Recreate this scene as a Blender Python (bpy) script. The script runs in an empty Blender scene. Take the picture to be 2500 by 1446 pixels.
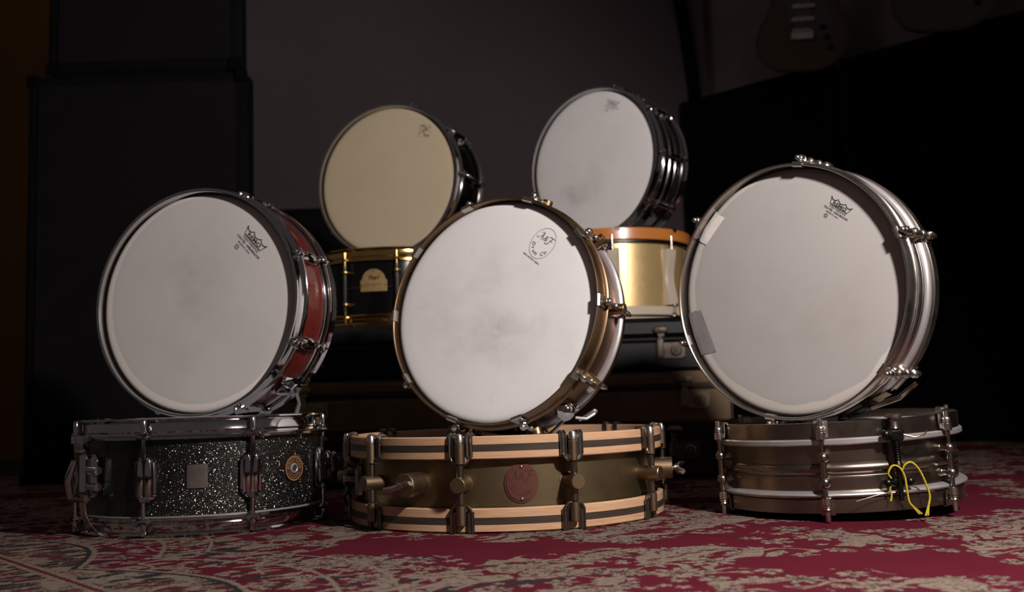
import bpy, math, random
from math import sin, cos, pi, radians as RD
from mathutils import Vector, Matrix
random.seed(7)
SC = bpy.context.scene
COL = SC.collection

# ------------------------------------------------------------------ camera
cd = bpy.data.cameras.new('camera'); CAM = bpy.data.objects.new('camera', cd); COL.objects.link(CAM)
_R = Vector((0.99952179, 0.00311571, -0.03076497)); _U = Vector((0.03092234, -0.10071102, 0.99443507)); _F = Vector((0, 0.99491084, 0.10075921))
CAM.matrix_world = Matrix(((_R.x, _U.x, -_F.x, 0), (_R.y, _U.y, -_F.y, 0), (_R.z, _U.z, -_F.z, 0.1775), (0, 0, 0, 1)))
cd.sensor_width = 36; cd.lens = 36 * 2495.5 / 2500; cd.clip_start = .02; cd.clip_end = 60
cd.dof.use_dof = True; cd.dof.focus_distance = 1.32; cd.dof.aperture_fstop = 5.0
SC.camera = CAM
# ------------------------------------------------------------------ world, key lamp, added fill, exposure
W = bpy.data.worlds.new('dim_room'); SC.world = W; W.use_nodes = True
W.node_tree.nodes['Background'].inputs[0].default_value = (.62, .52, .50, 1)
W.node_tree.nodes['Background'].inputs[1].default_value = .082
def lamp(name, kind, loc, aim, energy, col, **kw):
    d = bpy.data.lights.new(name, kind); o = bpy.data.objects.new(name, d); COL.objects.link(o)
    o.location = loc; o.rotation_euler = (Vector(aim) - Vector(loc)).to_track_quat('-Z', 'Y').to_euler()
    d.energy = energy; d.color = col
    for k, v in kw.items(): setattr(d, k, v)
    return o
lamp('key_lamp', 'SPOT', (.67, .50, .90), (-.20, 1.75, .20), 104, (1, .925, .885), shadow_soft_size=.045, spot_size=RD(107), spot_blend=.5)
lamp('added_wall_fill', 'AREA', (-.9, 2.6, 2.7), (-.7, 3.6, .4), 2.0, (1, .86, .88), shape='DISK', size=.7)  # unseen soft fill from overhead, added to brighten the background wall
cy = SC.cycles; cy.max_bounces = 5; cy.diffuse_bounces = 3; cy.glossy_bounces = 4; cy.transmission_bounces = 2; cy.caustics_reflective = False; cy.caustics_refractive = False; cy.adaptive_threshold = .02; cy.use_light_tree = False
SC.view_settings.view_transform = 'Standard'; SC.view_settings.look = 'None'
SC.view_settings.exposure = 0.0; SC.view_settings.gamma = 1; SC.view_settings.use_curve_mapping = False

# ------------------------------------------------------------------ material helpers
class NT:
    def __init__(s, name):
        s.m = bpy.data.materials.new(name); s.m.use_nodes = True; s.t = s.m.node_tree
        s.b = s.t.nodes['Principled BSDF']; s.dim = '3D'
    def n(s, typ, **kw):
        x = s.t.nodes.new(typ)
        for k, v in kw.items(): setattr(x, k, v)
        return x
    def put(s, sock, v):
        if isinstance(v, bpy.types.NodeSocket): s.t.links.new(v, sock)
        elif isinstance(v, (tuple, list)) and len(v) == 3 and sock.type == 'RGBA': sock.default_value = (*v, 1)
        else: sock.default_value = v
    def M(s, op, a, b=0., c=0.):
        x = s.n('ShaderNodeMath', operation=op)
        for i, v in enumerate((a, b, c)): s.put(x.inputs[i], v)
        return x.outputs[0]
    def V(s, op, a, b=(0, 0, 0)):
        x = s.n('ShaderNodeVectorMath', operation=op); s.put(x.inputs[0], a); s.put(x.inputs[1], b)
        return x.outputs[0]
    def obj(s, scale=None, rot=(0, 0, 0), loc=(0, 0, 0)):
        v = s.n('ShaderNodeTexCoord').outputs['Object']
        if scale is not None or rot != (0, 0, 0) or loc != (0, 0, 0):
            mp = s.n('ShaderNodeMapping'); s.put(mp.inputs['Vector'], v)
            mp.inputs['Location'].default_value = loc; mp.inputs['Rotation'].default_value = rot
            mp.inputs['Scale'].default_value = scale or (1, 1, 1); v = mp.outputs[0]
        return v
    def noise(s, vec, scale, detail=2., rough=.5, dist=0.):
        x = s.n('ShaderNodeTexNoise', noise_dimensions=s.dim); s.put(x.inputs['Vector'], vec); x.inputs['Scale'].default_value = scale
        x.inputs['Detail'].default_value = detail; x.inputs['Roughness'].default_value = rough; x.inputs['Distortion'].default_value = dist
        return x.outputs
    def vor(s, vec, scale, feature='F1', rnd=1.):
        x = s.n('ShaderNodeTexVoronoi', feature=feature, voronoi_dimensions=s.dim); s.put(x.inputs['Vector'], vec); x.inputs['Scale'].default_value = scale
        x.inputs['Randomness'].default_value = rnd
        return x.outputs
    def ramp(s, v, lo, hi, a=0., b=1.):
        x = s.n('ShaderNodeMapRange', clamp=True); s.put(x.inputs[0], v)
        for i, q in enumerate((lo, hi, a, b)): x.inputs[i + 1].default_value = q
        return x.outputs[0]
    def mix(s, f, a, b):
        x = s.n('ShaderNodeMix', data_type='RGBA'); s.put(x.inputs[0], f); s.put(x.inputs[6], a); s.put(x.inputs[7], b)
        return x.outputs[2]
    def bump(s, h, strength=.3, dist=.001):
        x = s.n('ShaderNodeBump'); s.put(x.inputs['Height'], h); x.inputs['Strength'].default_value = strength; x.inputs['Distance'].default_value = dist
        s.t.links.new(x.outputs[0], s.b.inputs['Normal'])
    def set(s, base=None, metal=None, rough=None, spec=None, coat=None, coat_rough=None):
        for k, v in (('Base Color', base), ('Metallic', metal), ('Roughness', rough), ('Specular IOR Level', spec), ('Coat Weight', coat), ('Coat Roughness', coat_rough)):
            if v is not None: s.put(s.b.inputs[k], v)
        return s
def metal(name, base, rough, var=None, vscale=30., rvar=.08, metalness=1., bump=0.):
    t = NT(name); v = t.obj()
    nz = t.noise(v, vscale, 4., .6)[0]
    b = t.mix(t.ramp(nz, .35, .68), base, var or tuple(c * .8 for c in base))
    t.set(b, metalness, t.ramp(nz, .3, .7, rough - rvar * .5, rough + rvar))
    if bump: t.bump(t.noise(v, vscale * 6, 3.)[0], bump, .0006)
    return t.m
def plain(name, base, rough=.5, spec=.5, var=.85, vscale=20., bump=.1, coat=None, metalness=0.):
    t = NT(name); nz = t.noise(t.obj(), vscale, 3.)[0]
    t.set(t.mix(t.ramp(nz, .3, .7), base, tuple(c * var for c in base)), metalness, rough, spec, coat, .08 if coat else None)
    if bump: t.bump(t.noise(t.obj(), vscale * 12, 2.)[0], bump, .0005)
    return t.m

MT = {}
MT['chrome'] = metal('chrome', (.62, .61, .61), .07, vscale=14, rvar=.03)
MT['dark_chrome'] = metal('dark_chrome', (.30, .29, .29), .14, vscale=14, rvar=.05)
MT['nickel'] = metal('nickel', (.56, .52, .48), .27, (.42, .37, .33), 22, .12)
MT['nickel_dark'] = metal('nickel_dark', (.29, .25, .21), .26, (.19, .15, .12), 16, .12)
MT['nickel_band'] = metal('nickel_band', (.56, .53, .53), .36, (.44, .41, .41), 40, .1, .72)
MT['black_nickel'] = metal('black_nickel', (.075, .07, .066), .16, vscale=12, rvar=.06)
MT['gold'] = metal('gold', (.80, .54, .20), .12, (.66, .42, .15), 16, .05)
MT['brass'] = metal('brass', (.36, .25, .13), .34, (.25, .16, .08), 35, .12)
MT['brass_hoop'] = metal('brass_hoop', (.25, .155, .095), .38, (.19, .12, .065), 26, .12)
MT['brass_shell'] = metal('brass_shell', (.25, .125, .075), .36, (.16, .085, .045), 14, .12)
MT['bronze_shell'] = metal('bronze_shell', (.25, .19, .108), .44, (.13, .10, .058), 18, .12)
MT['bronze_post'] = metal('bronze_post', (.30, .21, .13), .42, (.20, .14, .085), 60, .1)
MT['claw'] = metal('claw', (.27, .24, .21), .30, (.17, .15, .13), 60, .1)
MT['black_steel'] = metal('black_steel', (.045, .04, .037), .35, vscale=40)
MT['copper_badge'] = metal('copper_badge', (.175, .066, .050), .45, (.12, .045, .035), 40, .1, .7)
MT['aged_brass'] = metal('aged_brass', (.46, .36, .19), .42, (.28, .21, .11), 50, .12, .4)
MT['old_lock'] = metal('old_lock', (.22, .165, .125), .50, (.13, .095, .072), 60, .12, .6)
MT['lock_dull'] = metal('lock_dull', (.34, .27, .19), .55, (.22, .17, .115), 60, .1, .25)
MT['lock_dark'] = metal('lock_dark', (.12, .092, .074), .5, (.075, .055, .045), 60, .1, .6)
MT['gilt_paint'] = plain('gilt_paint', (.40, .20, .06), .45, .5, .8, 60, .1, None, .3)
MT['badge_gold'] = plain('badge_gold', (.46, .31, .13), .40, .5, .8, 60, .1, None, .35)
MT['ink'] = plain('ink', (.045, .045, .045), .7, .2)
MT['ink_soft'] = plain('ink_soft', (.11, .105, .10), .7, .2)
MT['ink_pale'] = plain('ink_pale', (.30, .29, .28), .7, .2)
MT['ink_tan'] = plain('ink_tan', (.24, .20, .14), .7, .2)
MT['ink_brown'] = plain('ink_brown', (.05, .022, .018), .7, .2)
MT['cream_paint'] = plain('cream_paint', (.56, .47, .37), .22, .5, .95, coat=.5)
MT['felt'] = plain('felt', (.03, .03, .03), .9, .2)
MT['cord'] = plain('cord', (.55, .42, .02), .6, .3, .6, 700, .3)
MT['tape_grey'] = plain('tape_grey', (.25, .235, .235), .42, .4, .86, 45, .2)
MT['tape_white'] = plain('tape_white', (.80, .75, .69), .6, .3, .94, 45, .2)
MT['wire'] = metal('wire', (.6, .58, .56), .2)

def glitter(name, base, flake, scale, keep, tilt, coat=.6):
    t = NT(name); v = t.obj()
    o = t.vor(v, scale); colr = o[1]
    sep = t.n('ShaderNodeSeparateColor'); t.put(sep.inputs[0], colr)
    f = t.M('GREATER_THAN', sep.outputs[2], keep)
    t.set(t.mix(f, base, flake), t.M('MULTIPLY', f, .95), t.mix(f, (.35, .35, .35), (.22, .22, .22)), .5, coat, .05)
    g = t.n('ShaderNodeNewGeometry').outputs['Normal']
    rnd = t.V('SUBTRACT', colr, (.5, .5, .5))
    sc = t.n('ShaderNodeVectorMath', operation='SCALE'); t.put(sc.inputs[0], rnd); t.put(sc.inputs[3], t.M('MULTIPLY', f, tilt))
    t.put(t.b.inputs['Normal'], t.V('NORMALIZE', t.V('ADD', g, sc.outputs[0])))
    return t.m
MT['black_sparkle'] = glitter('black_sparkle', (.005, .005, .005), (.066, .060, .052), 1350, .66, 1.3)
MT['red_sparkle'] = glitter('red_sparkle', (.105, .010, .007), (.34, .05, .025), 620, .965, .9)
def wood(name, a, b, scale=(6, 6, 90), rough=.42, coat=.25):
    t = NT(name); v = t.obj(scale)
    nz = t.noise(v, 3., 5., .62, .6)[0]
    t.set(t.mix(t.ramp(nz, .32, .70), a, b), 0., rough, .45, coat, .2)
    t.bump(nz, .12, .0006)
    return t.m
MT['maple'] = wood('maple', (.60, .37, .22), (.46, .26, .145))
MT['inlay'] = wood('inlay', (.055, .038, .028), (.035, .025, .02))
MT['orange_wood'] = wood('orange_wood', (.56, .20, .045), (.46, .15, .03), (5, 5, 60), .3, .5)
def gold_lacquer():
    t = NT('gold_lacquer'); v = t.obj((1, 1, .12))
    nz = t.noise(v, 420, 2.)[0]
    t.set(t.mix(nz, (.66, .47, .22), (.54, .38, .17)), .55, t.ramp(nz, .3, .7, .30, .42), .5, .6, .12)
    return t.m
MT['gold_lacquer'] = gold_lacquer()
def head_mat(name, base, dirt, seed, amount=.5, fleck=.25, edge=None, spot=(0, 0)):
    t = NT(name); v = t.obj(loc=(seed * 1.7, seed * .9, seed)); edge = edge or (None, 0, 0)
    big = t.noise(v, 7.5, 3., .55)[0]; mid = t.noise(v, 26., 4., .6, .8)[0]; fine = t.noise(v, 150., 2.)[0]
    p = t.n('ShaderNodeSeparateXYZ'); t.put(p.inputs[0], t.obj())
    r = t.M('SQRT', t.M('ADD', t.M('POWER', p.outputs[0], 2.), t.M('POWER', p.outputs[1], 2.)))
    r2 = t.M('SQRT', t.M('ADD', t.M('POWER', t.M('SUBTRACT', p.outputs[0], .006), 2.), t.M('POWER', t.M('SUBTRACT', p.outputs[1], .005), 2.)))
    rs = t.M('SQRT', t.M('ADD', t.M('POWER', t.M('SUBTRACT', p.outputs[0], spot[0]), 2.), t.M('POWER', t.M('SUBTRACT', p.outputs[1], spot[1]), 2.)))
    centre = t.ramp(rs, .05, .15, 1., .0) if spot == (0, 0) else t.ramp(rs, .02, .10, 1., 0.)
    if spot != (0, 0): big = t.M('ADD', big, t.M('MULTIPLY', centre, .16))
    d = t.M('MULTIPLY', t.ramp(big, .42, .70), t.M('ADD', t.M('MULTIPLY', centre, .8), .2))
    d = t.M('MULTIPLY', d, t.M('ADD', t.M('MULTIPLY', t.ramp(mid, .38, .66), .55), .45))
    c = t.mix(t.M('MULTIPLY', d, amount), base, dirt)
    c = t.mix(t.M('MULTIPLY', t.ramp(mid, .60, .74), fleck * .4), c, tuple(x * .82 for x in base))
    if edge[0]:                                                   # bare collar outside the sprayed coating
        q = t.M('ADD', r2, t.M('MULTIPLY', t.M('SUBTRACT', t.noise(v, 9., 4., .6)[0], .5), edge[2]))
        c = t.mix(t.ramp(q, edge[1] - .0012, edge[1] + .0012), c, edge[0])
    t.set(c, 0., .62, .25); t.bump(fine, .12, .0003)
    return t.m
MT['head_grey'] = head_mat('head_grey', (.61, .575, .555), (.42, .395, .385), 1.3, .75, .25, ((.80, .735, .69), .1670, .005))
MT['head_white'] = head_mat('head_white', (.78, .75, .74), (.50, .48, .475), 2.1, .95, .9)
MT['head_aged'] = head_mat('head_aged', (.425, .40, .386), (.34, .31, .275), 3.4, .7, .4, ((.57, .52, .475), .1712, .024))
MT['head_dim'] = head_mat('head_dim', (.78, .74, .73), (.45, .43, .43), 4.75, .95, .25, ((.82, .76, .71), .1735, .006), (-.050, -.070))
MT['head_tan'] = head_mat('head_tan', (.58, .475, .325), (.50, .41, .275), 5.2, .5)
MT['head_plain'] = head_mat('head_plain', (.42, .41, .42), (.32, .31, .31), 6.6, .5)

# ------------------------------------------------------------------ mesh builder
class MB:
    def __init__(s): s.v = []; s.f = []
    def raw(s, vs, fs):
        k = len(s.v); s.v += [tuple(x) for x in vs]; s.f += [tuple(i + k for i in f) for f in fs]; return s
    def lathe(s, prof, seg=96, closed=True):
        n = len(prof); vs = []; fs = []
        for i in range(seg):
            a = 2 * pi * i / seg
            vs += [(r * cos(a), r * sin(a), z) for r, z in prof]
        for i in range(seg):
            j = (i + 1) % seg
            for k in range(n if closed else n - 1):
                l = (k + 1) % n
                fs.append((i * n + k, j * n + k, j * n + l, i * n + l))
        return s.raw(vs, fs)
    def disc(s, rings, seg=96):        # rings (r,z) from r=0 outwards
        vs = [(0, 0, rings[0][1])]; fs = []
        for r, z in rings[1:]:
            vs += [(r * cos(2 * pi * i / seg), r * sin(2 * pi * i / seg), z) for i in range(seg)]
        for i in range(seg): fs.append((0, 1 + i, 1 + (i + 1) % seg))
        for q in range(len(rings) - 2):
            for i in range(seg):
                j = (i + 1) % seg; a = 1 + q * seg; b = a + seg
                fs.append((a + i, b + i, b + j, a + j))
        return s.raw(vs, fs)
    def box(s, c, size, M=None, bev=0.):
        x, y, z = (q / 2 for q in size)
        if bev <= 0:
            vs = [Vector((i * x, j * y, k * z)) for i in (-1, 1) for j in (-1, 1) for k in (-1, 1)]
            fs = [(0, 1, 3, 2), (4, 6, 7, 5), (0, 4, 5, 1), (2, 3, 7, 6), (0, 2, 6, 4), (1, 5, 7, 3)]
        else:
            b = min(bev, x * .95, y * .95, z * .95); vs = []; fs = []; idx = {}
            for i in (-1, 1):
                for j in (-1, 1):
                    for k in (-1, 1):
                        for ax in range(3):
                            p = [i * x, j * y, k * z]
                            for q in range(3):
                                if q != ax: p[q] -= (i, j, k)[q] * b
                            idx[i, j, k, ax] = len(vs); vs.append(Vector(p))
            for ax in range(3):
                o = [q for q in range(3) if q != ax]
                for sgn in (-1, 1):
                    loop = []
                    for a_, b_ in ((-1, -1), (1, -1), (1, 1), (-1, 1)):
                        t = [0, 0, 0]; t[ax] = sgn; t[o[0]] = a_; t[o[1]] = b_; loop.append(idx[(*t, ax)])
                    fs.append(tuple(loop))
            for ax in range(3):
                o = [q for q in range(3) if q != ax]
                for a_ in (-1, 1):
                    for b_ in (-1, 1):
                        q = []
                        for sgn, order in ((-1, o), (1, o[::-1])):
                            for w in order:
                                t = [0, 0, 0]; t[ax] = sgn; t[o[0]] = a_; t[o[1]] = b_; q.append(idx[(*t, w)])
                        fs.append(tuple(q))
            for i in (-1, 1):
                for j in (-1, 1):
                    for k in (-1, 1): fs.append(tuple(idx[i, j, k, a] for a in range(3)))
        if M is not None: vs = [M @ v for v in vs]
        c = Vector(c)
        return s.raw([v + c for v in vs], fs)
    def tube(s, pts, r, seg=10, caps=True, flat=1.):
        pts = [Vector(p) for p in pts]; n = len(pts)
        rr = r if isinstance(r, (list, tuple)) else [r] * n
        vs = []; fs = []; up = None
        for i, p in enumerate(pts):
            d = (pts[min(i + 1, n - 1)] - pts[max(i - 1, 0)])
            d = d.normalized() if d.length > 1e-9 else Vector((0, 0, 1))
            if up is None:
                up = d.orthogonal().normalized()
            a = (up - d * up.dot(d)); a = a.normalized() if a.length > 1e-6 else d.orthogonal().normalized()
            up = a; b = d.cross(a)
            for k in range(seg):
                t = 2 * pi * k / seg; vs.append(p + (a * cos(t) + b * sin(t) * flat) * rr[i])
        for i in range(n - 1):
            for k in range(seg):
                l = (k + 1) % seg; fs.append((i * seg + k, i * seg + l, (i + 1) * seg + l, (i + 1) * seg + k))
        if caps: fs += [tuple(range(seg - 1, -1, -1)), tuple((n - 1) * seg + k for k in range(seg))]
        return s.raw(vs, fs)
    def stack(s, axis, org, prof, seg=16):     # turned piece: prof = (t along axis, r)
        axis = Vector(axis).normalized(); org = Vector(org); a = axis.orthogonal().normalized(); b = axis.cross(a); n = len(prof); vs = []; fs = []
        for t, r in prof:
            for k in range(seg):
                q = 2 * pi * k / seg; vs.append(org + axis * t + (a * cos(q) + b * sin(q)) * r)
        for i in range(n - 1):
            for k in range(seg):
                l = (k + 1) % seg; fs.append((i * seg + k, i * seg + l, (i + 1) * seg + l, (i + 1) * seg + k))
        fs += [tuple(range(seg - 1, -1, -1)), tuple((n - 1) * seg + k for k in range(seg))]
        return s.raw(vs, fs)
    def ball(s, c, r, sx=1, sy=1, sz=1, seg=14, rings=9):
        vs = []; fs = []
        for i in range(rings + 1):
            t = pi * i / rings
            for k in range(seg):
                a = 2 * pi * k / seg; vs.append((c[0] + r * sx * sin(t) * cos(a), c[1] + r * sy * sin(t) * sin(a), c[2] + r * sz * cos(t)))
        for i in range(rings):
            for k in range(seg):
                l = (k + 1) % seg; fs.append((i * seg + k, (i + 1) * seg + k, (i + 1) * seg + l, i * seg + l))
        return s.raw(vs, fs)
    def ribbon(s, path, y, w, th):             # strap swept in the x-z plane, width along y
        pts = [Vector((p[0], 0, p[1])) for p in path]; n = len(pts); vs = []; fs = []
        for i, p in enumerate(pts):
            d = (pts[min(i + 1, n - 1)] - pts[max(i - 1, 0)]).normalized(); nn = Vector((-d.z, 0, d.x)) * th / 2
            vs += [p + nn + Vector((0, y - w / 2, 0)), p + nn + Vector((0, y + w / 2, 0)), p - nn + Vector((0, y + w / 2, 0)), p - nn + Vector((0, y - w / 2, 0))]
        for i in range(n - 1):
            for k in range(4):
                l = (k + 1) % 4; fs.append((i * 4 + k, i * 4 + l, (i + 1) * 4 + l, (i + 1) * 4 + k))
        fs += [(3, 2, 1, 0), tuple((n - 1) * 4 + k for k in range(4))]
        return s.raw(vs, fs)
    def prism(s, poly, z0, z1):
        n = len(poly); vs = [(x, y, z0) for x, y in poly] + [(x, y, z1) for x, y in poly]
        return s.raw(vs, [tuple(range(n - 1, -1, -1)), tuple(range(n, 2 * n))] + [(i, (i + 1) % n, n + (i + 1) % n, n + i) for i in range(n)])
    def line(s, pts, w, z=0., closed=False, h=.00012):   # printed stroke: a thin flat ribbon on a plane
        pts = [Vector((p[0], p[1])) for p in pts]; n = len(pts); L = []; 
        for i, p in enumerate(pts):
            a = pts[(i - 1) % n] if (closed or i) else p; b = pts[(i + 1) % n] if (closed or i < n - 1) else p
            d = (b - a); d = d.normalized() if d.length > 1e-9 else Vector((1, 0)); L.append((p, Vector((-d.y, d.x)) * w / 2))
        vs = []
        for p, o in L: vs += [(p.x + o.x, p.y + o.y, z + h), (p.x - o.x, p.y - o.y, z + h)]
        m = n if closed else n - 1
        return s.raw(vs, [(2 * i, 2 * i + 1, 2 * ((i + 1) % n) + 1, 2 * ((i + 1) % n)) for i in range(m)])
    def text(s, body, size, M=Matrix(), shear=0., width=None, bold=0.):
        c = bpy.data.curves.new('t', 'FONT'); c.body = body; c.size = size; c.align_x = 'CENTER'; c.align_y = 'CENTER'; c.shear = shear; c.resolution_u = 3; c.offset = bold
        o = bpy.data.objects.new('t', c); COL.objects.link(o)
        me = bpy.data.meshes.new_from_object(o.evaluated_get(bpy.context.evaluated_depsgraph_get()))
        vs = [v.co.copy() for v in me.vertices]; fs = [tuple(p.vertices) for p in me.polygons]
        bpy.data.objects.remove(o); bpy.data.curves.remove(c); bpy.data.meshes.remove(me)
        if not vs: return s
        if width:
            w = max(v.x for v in vs) - min(v.x for v in vs)
            vs = [Vector((v.x * width / w, v.y, v.z)) for v in vs]
        return s.raw([M @ v for v in vs], fs)
    def xf(s, M): s.v = [tuple(M @ Vector(v)) for v in s.v]; return s
    def mesh(s, name, mat, smooth=38):
        me = bpy.data.meshes.new(name); me.from_pydata(s.v, [], s.f); me.update()
        if smooth:
            me.polygons.foreach_set('use_smooth', [True] * len(me.polygons)); me.set_sharp_from_angle(angle=RD(smooth))
        me.materials.append(mat if not isinstance(mat, str) else MT[mat]); return me

def add(name, me, parent=None, loc=(0, 0, 0), rz=0.):
    o = bpy.data.objects.new(name, me); COL.objects.link(o); o.parent = parent; o.location = loc; o.rotation_euler = (0, 0, rz); return o
def tag(o, label=None, cat=None, group=None, kind=None):
    for k, v in (('label', label), ('category', cat), ('group', group), ('kind', kind)):
        if v: o[k] = v
    return o
def struct(name, mb, mat, smooth=0): return tag(add(name, mb.mesh(name, mat, smooth)), kind='structure')

# ------------------------------------------------------------------ the room
def wallmat(name, a, b, rough=.9, scale=3., spec=.15):
    t = NT(name); v = t.obj(); nz = t.noise(v, scale, 5., .6)[0]
    t.set(t.mix(t.ramp(nz, .3, .7), a, b), 0., rough, spec); t.bump(t.noise(v, 220., 2.)[0], .12, .001); return t.m
MT['wall_grey'] = wallmat('wall_grey', (.096, .073, .080), (.086, .066, .072))
MT['wall_brown'] = wallmat('wall_brown', (.19, .15, .145), (.165, .13, .125))
MT['wall_orange'] = wallmat('wall_orange', (.13, .068, .014), (.105, .05, .009))
MT['black_cloth'] = wallmat('black_cloth', (.0042, .004, .0042), (.0034, .0033, .0036), .98, 12., .02)
MT['cabinet_cloth'] = wallmat('cabinet_cloth', (.011, .0095, .010), (.009, .008, .0088), .98, 12., .02)
MT['black_vinyl'] = plain('black_vinyl', (.0055, .0052, .0055), .75, .06, .8, 60, .5)
MT['floor_dark'] = wallmat('floor_dark', (.03, .022, .018), (.02, .015, .012), .7)

struct('floor', MB().box((0, 2, -.016), (9, 9, .02)), 'floor_dark')
struct('wall_back', MB().box((-.45, 4.25, 1.4), (2.6, .1, 2.9)), 'wall_grey')
wl = struct('wall_left', MB().box((-2.9, 4.25, 1.4), (2.3, .1, 2.9)), 'wall_orange')
wd = Vector((.714, -.70, 0)).normalized(); wn = Vector((-wd.y, wd.x, 0)) * -1     # along the right wall, and into the room
wn = Vector((-.70, -.714, 0)).normalized()
WM = Matrix(((wd.x, wn.x, 0, .784), (wd.y, wn.y, 0, 4.2), (0, 0, 1, 0), (0, 0, 0, 1)))   # local x along wall, y into room
wr = struct('wall_right', MB().box((1.6, -.15, 1.4), (3.4, .1, 2.9)).xf(WM), 'wall_brown')
tr = MB()
pth = [(.80 - .075 * max(0, (z - 1.25)) ** 1.6 * 1.6, z) for z in [i * .1 for i in range(0, 29)]]
tr.ribbon(pth, 4.185, .02, .052)
struct('trim_1', tr, 'black_cloth')

# acoustic baffles, black boxes
def slab(name, label, cat, c, size, rz, mat, bev=.006, xM=None, rx=0):
    e = add(name, None, None, (c[0], c[1], c[2] - size[2] / 2), rz); e.rotation_euler = (rx, 0, rz)
    tag(e, label, cat)
    add('body', MB().box((0, 0, size[2] / 2), size, None, bev).mesh('body', mat), e)
    return e
def wpos(k, off): p = Vector((.784, 4.2, 0)) + wd * k + wn * off; return p
wrz = math.atan2(wd.y, wd.x)
for (k0, k1, lab) in ((-.02, .655, 'tall black cloth acoustic baffle in the back corner beside the grey wall'), (.69, 2.6, 'wide black cloth acoustic baffle filling the right side, right of the narrow gap')):
    p = wpos((k0 + k1) / 2, .03)
    b = slab('acoustic_baffle', lab, 'baffle', (p.x, p.y, .695), (k1 - k0, .07, 1.388), wrz, 'black_cloth')
    for sx in (-1, 1): add('edge_board', MB().box((sx * ((k1 - k0) / 2 - .012), -.038, .694), (.02, .006, 1.37), None, .002).mesh('edge_board', 'black_vinyl'), b)
def cab(name, label, x0, x1, y0, z0, z1, depth, rz=0):
    e = slab(name, label, 'cabinet', ((x0 + x1) / 2, y0 + depth / 2, (z0 + z1) / 2), (x1 - x0, depth, z1 - z0), rz, 'black_vinyl', .012)
    h = z1 - z0; w = x1 - x0
    add('front_cloth', MB().box((0, -depth / 2 - .003, h / 2), (w - .06, .008, h - .06), None, .003).mesh('front_cloth', 'cabinet_cloth'), e)
    for sx in (-1, 1):
        for zz in (.016, h - .016): add('corner_cap', MB().box((sx * (w / 2 - .016), -depth / 2 - .002, zz), (.034, .012, .034), None, .004).mesh('corner_cap', 'black_cloth'), e)
    return e
cab('speaker_cabinet', 'large black cabinet on the floor at the left edge, lower of the two', -1.245, -.672, 2.59, 0, 1.055, .075)
cab('speaker_cabinet', 'black cabinet at the top left, standing on the larger one', -1.20, -.690, 2.60, 1.0585, 1.90, .065)
cab('equipment_box', 'low black box against the grey wall behind the tan headed drum', -1.06, -.38, 3.9, 0, .94, .28)

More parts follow.
